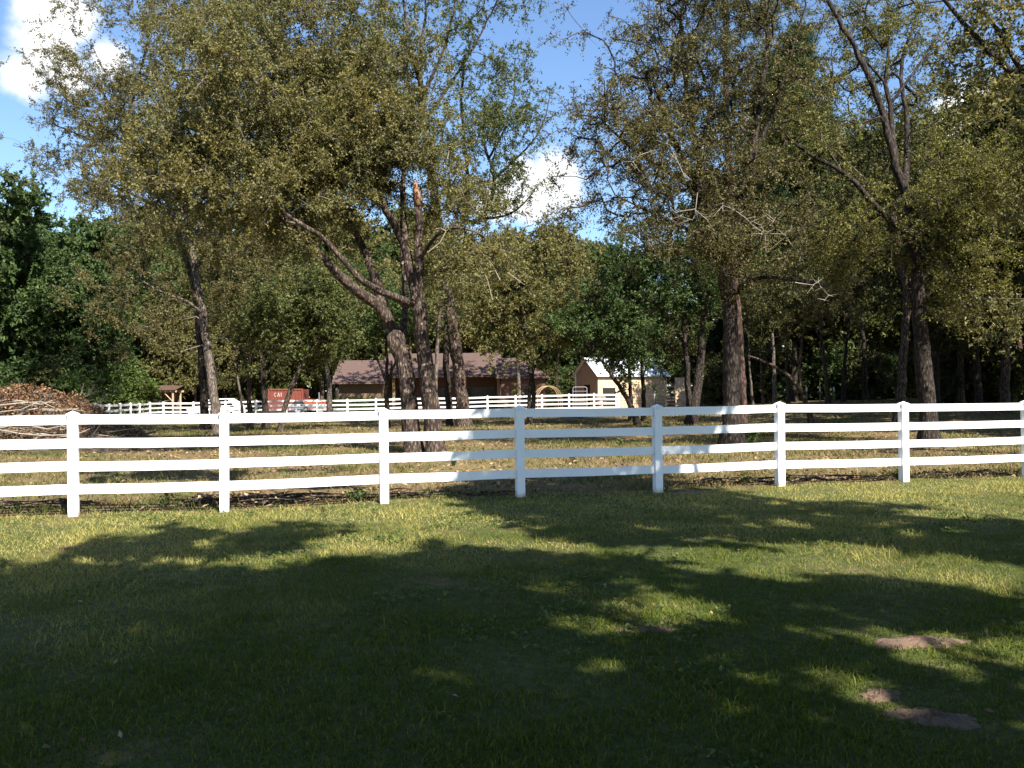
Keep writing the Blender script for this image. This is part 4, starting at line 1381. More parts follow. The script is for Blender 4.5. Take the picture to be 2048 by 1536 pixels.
# -- smaller trunks of the middle distance: name, label, limbs [(pixels, r0, r1)], blobs, depth, n, leaf, bark
small = [
    ('oak_tree', 'dark forked trunk pair right of the cream shed, left stem slimmer', 41,
     [[(1382, 852), (1378, 800), (1374, 740), (1368, 650), (1360, 560), (1340, 480)], [(1384, 845), (1395, 780), (1402, 700), (1409, 620), (1400, 540), (1390, 460)]], (.17, .26),
     [(1310, 560, 110, 70, 0, 2.4), (1400, 610, 90, 40, 0, 2, .8), (1330, 470, 100, 70, 0, 2.4), (1420, 520, 80, 60, 0, 2)], 380, 'leaf_dark', 'bark_dark'),
    ('young_tree', 'slanting dark trunk with spreading dark green crown before the shed', 41,
     [[(1278, 858), (1263, 812), (1247, 785), (1222, 748), (1190, 705), (1163, 680)], [(1222, 748), (1250, 700), (1260, 640), (1255, 590)], [(1190, 705), (1170, 640), (1180, 580)]], (.15, .08, .06),
     [(1220, 620, 100, 70, 0, 2.2), (1190, 660, 70, 35, 0, 1.6), (1260, 690, 70, 40, 0, 1.6, .8), (1240, 545, 70, 40, 0, 1.6), (1270, 740, 50, 20, 0, 1, .5)], 330, 'leaf_dark', 'bark_dark'),
    ('young_tree', 'upright slim dark trunk with low leafy branches before the shed wall', 47,
     [[(1288, 838), (1287, 790), (1285, 740), (1282, 690), (1280, 620), (1290, 560)], [(1285, 750), (1310, 710), (1325, 670)], [(1284, 730), (1262, 690), (1255, 660)]], (.14, .07, .06),
     [(1300, 640, 80, 60, 0, 2), (1310, 720, 60, 25, 0, 1.5, .9), (1250, 660, 60, 50, 0, 1.6), (1340, 690, 50, 30, 0, 1.4, .8)], 240, 'leaf_wood', 'bark_dark'),
    ('young_tree', 'short dark trunk between the slanting and upright trunks before the shed', 50,
     [[(1262, 832), (1261, 790), (1259, 740), (1256, 690), (1262, 640)]], (.15,), [(1250, 660, 60, 50, 0, 1.6), (1215, 700, 50, 25, 0, 1.2, .7)], 120, 'leaf_wood', 'bark_dark'),
    ('young_oak', 'bushy olive oak with twin dark stems in front of the house end', 43.5,
     [[(1057, 852), (1058, 800), (1064, 740), (1085, 690), (1110, 640), (1120, 580)], [(1071, 850), (1070, 800), (1062, 740), (1050, 680), (1040, 600), (1030, 520)], [(1085, 690), (1120, 670), (1150, 650)]], (.12, .13, .06),
     [(1050, 560, 110, 80, 0, 2.6), (1000, 600, 70, 60, 0, 2), (1110, 620, 70, 50, 0, 2), (1040, 660, 80, 35, 0, 1.8), (1080, 500, 70, 50, 0, 2, .9), (990, 680, 45, 25, 0, 1.2, .7), (1030, 715, 45, 18, 0, 1, .6)], 520, 'leaf_oak', 'bark_dark'),
    ('slim_tree', 'slim pale trunk rising beside the near fence post at house end', 74,
     [[(1038, 812), (1038, 790), (1037, 750), (1036, 700), (1034, 640), (1030, 590)]], (.19,), [(1040, 590, 90, 50, 0, 2.6), (990, 600, 60, 40, 0, 2.6), (1080, 620, 50, 40, 0, 2)], 240, 'leaf_oak', 'bark_pale'),  # trunk set back and crown placed so that it shades the house front
    ('slim_tree', 'added slim dark tree shading the house, hidden behind the thick fan-limbed trunk', 74,
     [[(921, 812), (921, 760), (918, 690), (915, 620), (915, 580)]], (.18,), [(915, 590, 90, 45, 0, 2.6), (960, 610, 60, 36, 0, 2.2), (860, 600, 70, 40, 0, 2.2)], 260, 'leaf_oak_green', 'bark_dark'),  # added tree, set here to shade the house wall
    ('slim_tree', 'added slim tree shading the house, hidden behind the forked central trunk', 70,
     [[(822, 815), (822, 760), (820, 690), (815, 620), (805, 575)]], (.17,), [(790, 575, 80, 45, 0, 2.6), (740, 600, 60, 40, 0, 2), (850, 620, 50, 30, 0, 1.8)], 220, 'leaf_oak', 'bark_oak'),  # added tree whose crown is placed to shade the left house wing
    ('slim_tree', 'thin dark trunk between garden arch and cream shed', 72,
     [[(1113, 813), (1113, 780), (1113, 745), (1118, 700), (1130, 640), (1140, 600)]], (.12,), [(1145, 605, 80, 50, 0, 2.4), (1110, 650, 50, 40, 0, 2)], 180, 'leaf_oak', 'bark_dark'),  # crown shaped and placed to shade the right house wing
    ('young_tree', 'dark three-forked trunk standing before the left house wing', 43,
     [[(775, 852), (774, 800), (774, 752), (772, 700), (776, 640)], [(773, 765), (757, 720), (735, 690), (715, 660)], [(774, 770), (790, 725), (803, 690), (800, 650)]], (.145, .08, .08),
     [(760, 650, 70, 40, 0, 1.8), (720, 640, 50, 40, 0, 1.5), (800, 620, 50, 40, 0, 1.5), (760, 570, 70, 60, 0, 2)], 250, 'leaf_dark', 'bark_dark'),
    ('leaning_tree', 'brown trunk leaning right across the red container with dark leafy top', 38.5,
     [[(559, 865), (566, 825), (580, 780), (598, 740), (620, 705), (640, 680), (650, 640)], [(640, 680), (610, 640), (590, 600)]], (.135, .06),
     [(610, 600, 80, 60, 0, 2.2), (640, 660, 70, 40, 0, 1.8), (560, 640, 60, 50, 0, 1.6), (660, 590, 50, 50, 0, 1.6), (600, 700, 60, 25, 0, 1.4, .8)], 430, 'leaf_oak_green', 'bark_oak'),
    ('young_tree', 'crooked dark trunk with knobby fork left of the red container', 46,
     [[(532, 850), (530, 800), (526, 750), (520, 735), (532, 712), (534, 680), (528, 640)], [(533, 712), (545, 690), (552, 660)]], (.19, .09),
     [(520, 600, 70, 60, 0, 2), (560, 610, 50, 40, 0, 1.5), (490, 640, 50, 40, 0, 1.6), (540, 690, 40, 25, 0, 1.2, .8)], 230, 'leaf_wood', 'bark_dark'),
    ('slim_tree', 'slim tan trunk between pale leaning oak and crooked dark trunk', 41,
     [[(501, 858), (498, 800), (499, 740), (503, 690), (506, 640), (505, 580)]], (.135,), [(500, 560, 60, 50, 0, 1.8), (480, 620, 50, 40, 0, 1.4, .7)], 130, 'leaf_oak', 'bark_oak'),
    ('slim_tree', 'thin pale trunk tilting left, right of the pale leaning oak', 58,
     [[(486, 822), (482, 795), (474, 750), (466, 710), (455, 680)]], (.11,), [(450, 660, 50, 40, 0, 1.8), (470, 620, 50, 40, 0, 1.8)], 100, 'leaf_oak', 'bark_pale'),
    ('slim_tree', 'pale grey trunk vanishing into dark leaves at the left end of house roof', 60,
     [[(659, 828), (659, 790), (658, 760), (653, 735), (650, 715), (655, 670), (660, 620)]], (.23,), [(640, 680, 60, 28, 0, 1.8), (680, 660, 50, 30, 0, 1.8), (650, 620, 60, 40, 0, 2)], 170, 'leaf_dark', 'bark_pale'),
    ('slim_tree', 'thin pale trunk right of the big dark-trunked oak', 60,
     [[(1507, 822), (1504, 790), (1499, 740), (1498, 690), (1497, 640)]], (.10,), [(1500, 600, 60, 50, 0, 2)], 90, 'leaf_wood', 'bark_pale'),
    ('slim_tree', 'straight pale grey trunk left of the arching bent branch', 58,
     [[(1550, 820), (1549, 770), (1547, 710), (1545, 650), (1540, 560)]], (.155,), [(1540, 560, 70, 60, 0, 2.2)], 130, 'leaf_wood', 'bark_pale'),
    ('slim_tree', 'dark slim trunk just right of the straight pale grey trunk', 63,
     [[(1577, 822), (1574, 770), (1572, 700), (1579, 620), (1585, 560)]], (.13,), [(1580, 560, 60, 50, 0, 2)], 90, 'leaf_wood', 'bark_oak'),
    ('slim_tree', 'thick dark trunk in woods between curving trunk and right oak', 63,
     [[(1731, 818), (1729, 760), (1727, 690), (1722, 600), (1718, 540)]], (.22,), [(1725, 530, 80, 60, 0, 2.4)], 130, 'leaf_wood', 'bark_dark'),
    ('slim_tree', 'thin dark trunk between the two pale trunks right of big oak', 66,
     [[(1526, 820), (1524, 770), (1520, 700), (1523, 620)]], (.10,), [(1525, 600, 55, 45, 0, 2)], 80, 'leaf_wood', 'bark_oak'),
    ('bent_tree', 'small tree with trunk arching far over to the left', 40.5,
     [[(1624, 852), (1616, 810), (1600, 775), (1580, 752), (1560, 738), (1540, 727), (1515, 716), (1490, 710)], [(1600, 775), (1598, 720), (1607, 660), (1615, 600)]], (.13, .07),
     [(1600, 600, 60, 50, 0, 1.8), (1560, 640, 50, 40, 0, 1.5, .7)], 140, 'leaf_wood', 'bark_oak'),
    ('slim_tree', 'brown trunk with flared foot and side fork, middle of right woods edge', 60,
     [[(1657, 814), (1655, 780), (1649, 730), (1643, 680), (1643, 640), (1640, 560)], [(1645, 690), (1632, 660), (1625, 640)]], (.18, .07), [(1650, 560, 80, 60, 0, 2.4), (1610, 620, 50, 40, 0, 1.6, .6)], 190, 'leaf_wood', 'bark_oak'),
    ('slim_tree', 'dark trunk curving right, with a small low limb at woods edge', 60,
     [[(1687, 814), (1687, 780), (1690, 720), (1693, 680), (1704, 630), (1712, 560)], [(1692, 690), (1677, 665), (1662, 640), (1650, 625)]], (.17, .07), [(1720, 560, 80, 60, 0, 2.2), (1690, 480, 80, 70, 0, 2.4)], 200, 'leaf_wood', 'bark_dark'),
]
for k, (nm, lb, Ys, lims, rads, bl, na, lf, bk) in enumerate(small):
    L0 = [rooted(lims[0], Ys, rads[0], rads[0] * (.8 if not bl else .3))]
    for q, r_ in zip(lims[1:], rads[1:]):
        if q[0][1] > 835:
            q = [(lims[0][0][0], q[0][1])] + q[1:]
        L0.append(px_limb(q, Ys, r_, r_ * .35))
    A = blob_att(bl, na, G, Ys) if bl else np.zeros((0, 3))
    build_tree(nm, lb, L0, A, 20 + k, M[lf], M[bk], lsize=(.115 + .0012 * (Ys - 38), .075), group='slim trees behind the fence', twigs=6, lpt=14)


# -- woodland trees of the background: a few kinds, each copy a tree of its own
def proto(name, h, cr, leafm, barkm, seed, n, kind='oak', ls=(.2, .13), low=.3, group=None, label=None, tw=6, lpt=10):
    g = np.random.default_rng(seed)
    top = np.array((g.normal() * .5, g.normal() * .5, h * .85))
    tr = np.array([(0, 0, 0), (g.normal() * .15, g.normal() * .15, h * .25), (g.normal() * .4, g.normal() * .4, h * .5), top])
    limbs = [(tr, h * .0125 + .06, .03)]
    A = []
    if kind == 'pine':
        for _ in range(n):
            z = h * g.uniform(low, 1.0)
            rr = cr * (1.05 - (z / h - low) / (1 - low)) ** .7 * g.random() ** .5
            a = g.uniform(0, 6.283)
            A.append((rr * math.cos(a), rr * math.sin(a), z))
    else:
        nb_ = 9
        for b in range(nb_):
            a = b * 2.4 + g.uniform(-.4, .4)
            zc = h * (low + .12 + (.86 - low) * b / nb_)
            w = math.sin(math.pi * min(1, .18 + .75 * b / nb_)) ** .6
            c = np.array((cr * .52 * w * math.cos(a), cr * .52 * w * math.sin(a), zc))
            rad = np.array((cr * .55, cr * .55, h * .13)) * g.uniform(.8, 1.2) * (.65 + .35 * w)
            d = unit(g.normal(size=(n // nb_, 3))) * g.random((n // nb_, 1)) ** .4
            A += list(c + d * rad)
            st = tr[1] * (1 - b / nb_) + tr[2] * b / nb_
            limbs.append((np.array([st, (st + c) / 2 + (0, 0, .1), c]), h * .005 + .02, .02))
    return build_tree(name, label, limbs, np.array(A), seed, leafm, barkm, lsize=(ls[0] * .9, ls[1] * .95), twigs=tw, lpt=int(lpt * 1.5), spray=.85 if kind != 'pine' else .5, droop=.2 if kind != 'pine' else 0,
                      group=group, step=.6, tipr=.007)


KINDS = {}
PLANTED = []
ROWY = {'left': (62, 72), 'leftc': (86, 104), 'mid': (90, 101), 'right': (66, 82), 'pine': (0, 0), 'bushl': (0, 0), 'bushr': (0, 0)}
KWORD = {'dark': 'dark broadleaf tree', 'dark2': 'tall dark broadleaf tree', 'wood': 'woodland oak', 'wood2': 'tall woodland oak', 'olive': 'olive oak', 'olive2': 'greener oak', 'pine': 'pine', 'bush': 'dark shrub', 'bushy': 'bright green shrub', 'wbush': 'dull green shrub'}
ZWORD = {'left': ' in left woods', 'leftc': ' left of the house', 'mid': ' behind the house', 'right': ' in right woods', 'pine': ' above the woods', 'bushl': ' below the trees', 'bushr': ' below right woods'}


def plant(kind, loc, rz, sc, label, group):
    if kind not in KINDS:
        h, cr_, lm, bm, seed, n, kd, ls, low, tw, lpt, nm = KSPEC[kind]
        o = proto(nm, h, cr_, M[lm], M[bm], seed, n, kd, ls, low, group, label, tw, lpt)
        KINDS[kind] = o
        o.location = loc
        o.rotation_euler = (0, 0, rz)
        o.scale = (sc, sc, sc)
    else:
        o = copy_tree(KINDS[kind], loc, rz, sc, label)
        o['group'] = group
    return o


KSPEC = {
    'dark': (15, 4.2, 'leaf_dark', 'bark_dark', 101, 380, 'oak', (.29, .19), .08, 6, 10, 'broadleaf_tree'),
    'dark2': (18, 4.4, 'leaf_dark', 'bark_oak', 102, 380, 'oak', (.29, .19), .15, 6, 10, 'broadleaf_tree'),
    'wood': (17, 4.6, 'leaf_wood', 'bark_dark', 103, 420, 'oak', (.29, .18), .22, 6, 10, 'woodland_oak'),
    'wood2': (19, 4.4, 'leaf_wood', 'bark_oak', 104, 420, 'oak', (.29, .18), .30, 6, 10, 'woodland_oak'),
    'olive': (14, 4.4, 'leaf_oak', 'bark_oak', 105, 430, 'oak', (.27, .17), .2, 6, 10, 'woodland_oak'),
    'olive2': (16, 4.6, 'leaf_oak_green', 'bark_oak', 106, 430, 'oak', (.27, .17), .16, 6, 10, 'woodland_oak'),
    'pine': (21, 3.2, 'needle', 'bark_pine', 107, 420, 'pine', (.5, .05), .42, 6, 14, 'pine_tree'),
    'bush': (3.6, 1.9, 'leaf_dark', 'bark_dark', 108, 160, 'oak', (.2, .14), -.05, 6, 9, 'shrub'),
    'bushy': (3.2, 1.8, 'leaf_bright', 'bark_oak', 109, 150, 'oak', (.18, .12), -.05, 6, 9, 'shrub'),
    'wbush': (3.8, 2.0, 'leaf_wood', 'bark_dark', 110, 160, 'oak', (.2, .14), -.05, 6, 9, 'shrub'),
}
ZONES = {
    'left': ('dark green broadleaf tree in the woods on the far left', 'dark broadleaf trees on the left'),
    'leftc': ('olive woodland tree behind the timber shelter and red container', 'woodland trees left of the house'),
    'mid': ('olive woodland tree standing behind the house and shed', 'woodland trees behind the house'),
    'right': ('woodland tree in the dark woods behind the right half of fence', 'trees of the dark right woods'),
    'pine': ('tall pine rising above the woods', 'pines above the woods'),
    'bushl': ('leafy green shrub at the foot of the left woods', 'shrubs below the left woods'),
    'bushr': ('dark shrub at the foot of the right woods', 'shrubs below the right woods'),
    'off': ('unseen woodland tree added for shade outside the frame', 'unseen trees added for shade'),
}


def row(zone, kinds, px0, px1, Y0, Y1, n, top=None, jit=.15):
    lb, gr = ZONES[zone]
    for i in range(n):
        px = px0 + (px1 - px0) * (i + .5 + rnd.uniform(-.35, .35)) / n
        Yd = rnd.uniform(Y0, Y1)
        q = at(px, 790, Yd)
        k = kinds[i % len(kinds)]
        z = float(gz(q[0], Yd))
        h = KSPEC[k][0]
        if top is not None:
            want = float(at(px, top(px) if callable(top) else top, Yd)[2]) - z
            sc = want / h
        else:
            sc = 1
        o = plant(k, (q[0], Yd, z - .05), rnd.uniform(0, 6.28), sc * rnd.uniform(1 - jit, 1 + jit * .5), lb, gr)
        PLANTED.append((o, zone, px, Yd, k))


row('left', ['dark', 'dark2'], -160, 190, 52, 62, 6, lambda p: 380 + max(0, p) * .55)
row('left', ['dark2', 'dark'], -120, 300, 66, 82, 7, lambda p: 390 + max(0, p) * .35)
row('left', ['dark', 'dark2'], -420, -180, 40, 60, 4, 420)
row('bushl', ['bush', 'wbush', 'bushy'], -60, 150, 48, 56, 6, 735)
row('bushl', ['bush', 'bushy'], 150, 262, 66, 72, 4, 735)
row('leftc', ['olive', 'olive2', 'wood'], 230, 720, 84, 100, 9, 440)
row('leftc', ['olive2', 'wood'], 200, 900, 104, 125, 10, 430)
row('leftc', ['olive', 'wood'], 300, 560, 74, 84, 4, 590)
row('mid', ['olive', 'olive2', 'olive'], 700, 1160, 92, 104, 7, lambda p: 480 if p > 940 else 450)
row('mid', ['olive2', 'olive'], 940, 1260, 100, 116, 5, 480)
row('mid', ['dark', 'wood'], 1080, 1400, 84, 96, 5, 560)
row('right', ['wood', 'wood2', 'olive2'], 1570, 2100, 68, 78, 10, lambda p: 330 - (p - 1380) * .12)
row('right', ['wood2', 'wood'], 1470, 2200, 80, 96, 11, lambda p: 300 - (p - 1380) * .12)
row('right', ['dark2', 'wood'], 1400, 2150, 100, 120, 9, 360)
row('right', ['wood', 'wood2', 'wood'], 1830, 2100, 46, 58, 5, 300)
row('pine', ['pine'], 1500, 1620, 70, 80, 2, 60)
row('pine', ['pine'], 2020, 2090, 60, 66, 1, 330)
row('bushr', ['wbush', 'bush'], 1400, 2120, 66, 74, 14, 700)
row('bushr', ['wbush', 'bush'], 1890, 2100, 52, 60, 5, 690)
row('bushl', ['wbush', 'bushy'], 240, 560, 82, 92, 8, 735)
row('bushl', ['wbush', 'bush'], 1080, 1180, 80, 86, 3, 735)
# unseen trees added right of the frame to shade the right woods
OFF = sorted(((22, 30, 'wood', .95), (26, 38, 'wood2', 1), (31, 45, 'wood', 1.0), (36, 52, 'wood2', 1.0), (24, 22, 'dark2', .9), (34, 36, 'wood', 1.05), (30, 28, 'wood2', 1.0), (41, 47, 'wood', 1.1), (44, 58, 'dark2', 1.1), (25, 45, 'wood2', .9)), key=lambda q: math.hypot(q[0], q[1]))
NTH = ['nearest', 'second nearest', 'third nearest', 'fourth nearest', 'fifth nearest', 'sixth nearest', 'seventh nearest', 'eighth nearest', 'ninth nearest', 'farthest']
for i, (x, y, k, s_) in enumerate(OFF):
    o = plant(k, (x, y, float(gz(x, y))), rnd.uniform(0, 6.28), s_, *ZONES['off'])
    o['label'] = '%s added for shade outside the right edge, %s to the lawn' % (KWORD[k], NTH[i])

# one label for each woodland tree: its kind, its row and the fence bay it shows in
ORD = ['first', 'second', 'third', 'fourth', 'fifth', 'sixth', 'seventh', 'eighth', 'ninth', 'tenth']
PX8 = [155, 458, 766, 1040, 1317, 1565, 1808, 2036]
cells = {}
for o, zone, px, Yd, k in PLANTED:
    if zone == 'off':
        continue
    if px < 155:
        bay = 'left of all posts'
    elif px >= 2036:
        bay = 'right of all posts'
    else:
        i = max(j for j in range(8) if PX8[j] <= px)
        bay = 'over the %s fence bay' % ORD[i]
    lo, hi = ROWY[zone]
    rw = 'front-row' if Yd < lo else 'back-row' if Yd > hi else 'middle-row'
    if zone in ('bushl', 'bushr', 'pine'):
        rw = ''
    cells.setdefault((zone, rw, KWORD[k], bay), []).append((px, o))
for (zone, rw, kw, bay), lst in cells.items():
    lst.sort(key=lambda q: q[0])
    for i, (px, o) in enumerate(lst):
        where = '' if len(lst) == 1 else ', the left one' if len(lst) == 2 and i == 0 else ', the right one' if len(lst) == 2 else ', %s from left' % ORD[i]
        o['label'] = ('%s %s%s %s%s' % (rw, kw, ZWORD[zone], bay, where)).strip()

# far tree line closing the view behind everything
gt = np.random.default_rng(44)
n = 26000
ang = gt.uniform(-.95, .95, n)
rad = gt.uniform(135, 165, n)
tx, ty = rad * np.sin(ang), rad * np.cos(ang)
htop = 12 + 3.5 * patch(tx, ty, .09, .7) + 2.0 * patch(tx, ty, .3, 1.7)
tzv = htop * gt.random(n) ** .8
V, F = leaves_at(np.stack([tx, ty, tzv + gz(tx, ty)], -1), gt, 1.6, 1.15, None, .4)
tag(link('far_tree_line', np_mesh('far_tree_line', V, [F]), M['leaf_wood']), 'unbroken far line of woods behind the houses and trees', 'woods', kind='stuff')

# -- trees beside and behind the camera that shade the lawn (their crowns stand above and out of the frame)
POLY = [
    (1.0, [(-200, 1150), (120, 1138), (350, 1144), (560, 1140), (700, 1122), (900, 1108), (1080, 1118), (1230, 1142), (1300, 1180), (1180, 1205), (1075, 1225), (1070, 1265), (1200, 1290), (1130, 1330), (1160, 1400), (1300, 1445), (1430, 1420), (1520, 1470), (1560, 1536), (-200, 1536)]),
    (.7, [(1200, 1290), (1450, 1272), (1740, 1285), (1770, 1335), (1560, 1350), (1330, 1310), (1260, 1310)]),
    (.6, [(1430, 1420), (1440, 1370), (1560, 1380), (1720, 1430), (1780, 1536), (1560, 1536)]),
    (.45, [(1330, 1320), (1560, 1352), (1540, 1380), (1400, 1400), (1300, 1440), (1170, 1400), (1150, 1340)]),
    (.62, [(130, 1086), (330, 1066), (470, 1046), (640, 1052), (690, 1066), (560, 1080), (600, 1092), (400, 1104), (170, 1114)]),
    (.85, [(930, 1000), (1050, 985), (1330, 982), (1480, 992), (1540, 1012), (1500, 1040), (1620, 1082), (1480, 1088), (1300, 1075), (1140, 1083), (1100, 1060), (1000, 1035)]),
    (.6, [(1480, 1008), (1700, 1008), (1850, 1030), (2200, 1050), (2200, 1150), (1850, 1108), (1640, 1082)]),
    (.72, [(1430, 1170), (1600, 1160), (1800, 1165), (1960, 1168), (2060, 1210), (2060, 1258), (1850, 1265), (1780, 1238), (1600, 1240), (1450, 1205)]),
    (.35, [(1720, 1345), (2200, 1335), (2200, 1536), (1720, 1536)]),
    (.5, [(1150, 1120), (1300, 1112), (1500, 1160), (1400, 1190)]),
    (.9, [(935, 962), (1080, 952), (1300, 950), (1335, 985), (930, 1000)]),
    (.4, [(180, 938), (500, 936), (520, 958), (200, 962)]),
    (.35, [(480, 972), (760, 974), (700, 984), (500, 984)]),
    (.5, [(100, 922), (470, 918), (500, 934), (120, 940)]), (.5, [(480, 915), (700, 925), (690, 940), (500, 938)]), 
]


def inside(poly, x, y):
    c = False
    j = len(poly) - 1
    for i in range(len(poly)):
        xi, yi = poly[i]
        xj, yj = poly[j]
        if (yi > y) != (yj > y) and x < (xj - xi) * (y - yi) / (yj - yi) + xi:
            c = not c
        j = i
    return c


gs = np.random.default_rng(77)
TR = [np.array((-5.5, -5.0)), np.array((2.0, -6.0)), np.array((8.5, -4.0)), np.array((14.0, 1.5))]
shade_att = [[], [], [], []]
for _ in range(11500):
    x, y = gs.uniform(-12, 15), gs.uniform(-4, 19)
    if y > 3.75:
        px, py = project((x, y, 0))
        px, py = px + gs.normal() * 22, py + gs.normal() * 5
        pr_ = max([w for w, pl_ in POLY if inside(pl_, px, py)] + [0])
        if abs(px - 1024) > 1500:
            pr_ = 0
    else:
        pr_ = .9 if x > -9 else .5
    if gs.random() > pr_:
        continue
    hgt = gs.uniform(7.0, 11.5)
    c = np.array((x, y, 0)) + S * (hgt / S[2])
    if c[1] > .5 and project(c)[1] > -300 and abs(project(c)[0] - 1024) < 1500:
        continue
    k = int(np.argmin([np.hypot(*(c[:2] - q)) for q in TR]))
    shade_att[k].append(c)
for k, (q, lb) in enumerate(zip(TR, ('broad shade oak behind the viewer on the left of the lawn', 'broad shade oak directly behind the viewer', 'broad shade oak behind the viewer on the right of the lawn', 'shade oak at the right side of the lawn'))):
    b = np.array((q[0], q[1], 0.0))
    cen = np.mean(shade_att[k], 0)
    lim = [(np.array([b, b + (0, 0, 2.2), b + (.1, .1, 4.4), b + (.2, .2, 6)]), .3, .16)]
    for a in range(5):
        tgt = shade_att[k][gs.integers(len(shade_att[k]))]
        lim.append((np.array([b + (.1, .1, 3.5 + .5 * a), (b + (0, 0, 5) + tgt) / 2 + (0, 0, .6), tgt]), .11, .03))
    build_tree('shade_oak', lb, lim, np.array(shade_att[k]), 200 + k, M['leaf_oak_green'], M['bark_oak'], lsize=(.34, .24), twigs=4, lpt=5, spray=.42, droop=.1, group='shade oaks round the viewer', step=.6)

# ------------------------------------------------------------------ grass, litter, brush and small plants
gr = np.random.default_rng(9)


def blades(P, h, w, g, lean=.45, segs=2):
    n = len(P)
    a = g.uniform(0, 6.283, n)
    D = np.stack([np.cos(a), np.sin(a), np.zeros(n)], -1)
    b = g.uniform(0, 6.283, n)
    B = np.stack([np.cos(b), np.sin(b), np.zeros(n)], -1)
    l = (g.random((n, 1)) ** .8) * lean * 2
    h = h[:, None]
    w = w[:, None] * .5
    up = np.array((0, 0, 1.0))
    if segs == 1:
        V = np.stack([P - B * w, P + B * w, P + up * h + D * l * h], 1)
        return V.reshape(-1, 3), [np.arange(n * 3).reshape(-1, 3)]
    mid = P + up * h * .6 + D * l * h * .35
    tip = P + up * h * (1 - .25 * l) + D * l * h * 1.1
    V = np.stack([P - B * w, P + B * w, mid + B * w * .8, mid - B * w * .8, tip], 1).reshape(-1, 3)
    o = np.arange(n)[:, None] * 5
    return V, [o + np.array([[0, 1, 2, 3]]), o + np.array([[3, 2, 4]])]


def scatter(y0, y1, dens, n_try, g, half=.66, extra=1.6):
    """points in the view wedge with density dens(y) per square metre"""
    ys = np.linspace(y0, y1, 200)
    wgt = dens(ys) * 2 * (half * ys + extra)
    tot = np.trapezoid(wgt, ys) if hasattr(np, 'trapezoid') else np.trapz(wgt, ys)
    n = int(tot)
    cdf = np.cumsum(wgt)
    cdf /= cdf[-1]
    y = np.interp(g.random(n), cdf, ys)
    x = g.uniform(-1, 1, n) * (half * y + extra)
    return x, y


SOIL = [((1838, 1286), .36, .15), ((1866, 1438), .26, .13), ((1762, 1392), .15, .09), ((1388, 986), .5, .22), ((1300, 1262), .26, .05)]
SP = [(ground(*c), rx, ry) for c, rx, ry in SOIL]


def soil_keep(x, y, g):
    k = np.ones(len(x), bool)
    for c, rx, ry in SP:
        d = np.hypot((x - c[0]) / (rx * .85), (y - c[1]) / (ry * 1.05)) + .25 * patch(x, y, 9, 1)
        k &= ~((d < 1) & (g.random(len(x)) < 0.92 - .6 * d))
    return k


x, y = scatter(3.4, 22, lambda q: np.clip(4300 * (4.2 / q) ** 1.30, 0, 4300), 0, gr)
fd = fence_d(x, y)
keep = (fd < .10 + .12 * patch(x, y, 1.3, .3)) & soil_keep(x, y, gr)
thin = patch(x, y, .8, 2.2) + .7 * patch(x, y, 2.3, 1.2)
keep &= gr.random(len(x)) < np.clip(.95 - .45 * (thin > .75), .2, 1)
x, y = x[keep], y[keep]
P = np.stack([x, y, gz(x, y) + ridge(x, y) - .005], -1)
hh = (.020 + .036 * gr.random(len(x)) ** 1.6) * (1 + .5 * patch(x, y, 1.7, .8))
hh = np.clip(hh, .010, .13)
tall = gr.random(len(x)) < .02
hh[tall] *= 1.7
near = y < 6.5
V1, F1 = blades(P[near], hh[near], .0036 + .0005 * y[near], gr, .7, 2)
V2, F2 = blades(P[~near], hh[~near], .0042 + .0005 * y[~near], gr, .7, 1)
V, F = np.vstack([V1, V2]), F1 + [f + len(V1) for f in F2]
tag(link('lawn_grass', np_mesh('lawn_grass', V, F), M['lawn']), 'short mown green and yellow lawn grass in front of the near fence', 'grass', kind='stuff')

x, y = scatter(11, 62, lambda q: np.clip(430 * (14 / q) ** 1.3, 16, 540), 0, gr)
fd = fence_d(x, y)
keep = (fd > .1) & (gr.random(len(x)) < np.clip(.35 + .8 * patch(x, y, .5, 1.4) + .4 * patch(x, y, 1.9, .5), .06, 1))
x, y = x[keep], y[keep]
P = np.stack([x, y, gz(x, y) + ridge(x, y) - .005], -1)
hh = np.clip((.05 + .10 * gr.random(len(x)) ** 2) * (1 + .5 * patch(x, y, 1.1, 2.8)), .03, .3)
V, F = blades(P, hh, .008 + .0007 * y, gr, .8, 1)
tag(link('pasture_grass', np_mesh('pasture_grass', V, F), M['pasture']), 'thin dry tan and olive grass under the trees beyond the fence', 'grass', kind='stuff')

x, y = scatter(12, 50, lambda q: np.clip(40 * (14 / q) ** 1.0, 4, 60), 0, gr)
fd = fence_d(x, y)
keep = (fd > .15) & (gr.random(len(x)) < np.clip(.45 - .7 * patch(x, y, .5, 1.4), .05, 1))
x, y = x[keep], y[keep]
P = np.stack([x, y, gz(x, y) + ridge(x, y) + .012 + .02 * gr.random(len(x))], -1)
V, F = leaves_at(P, gr, .10, .06, np.stack([gr.normal(size=len(x)), gr.normal(size=len(x)), np.zeros(len(x))], -1) * 2, 1.6)
tag(link('fallen_leaves', np_mesh('fallen_leaves', V, [F]), M['litter']), 'brown fallen leaves strewn over the dry ground beyond the fence', 'leaves', kind='stuff')

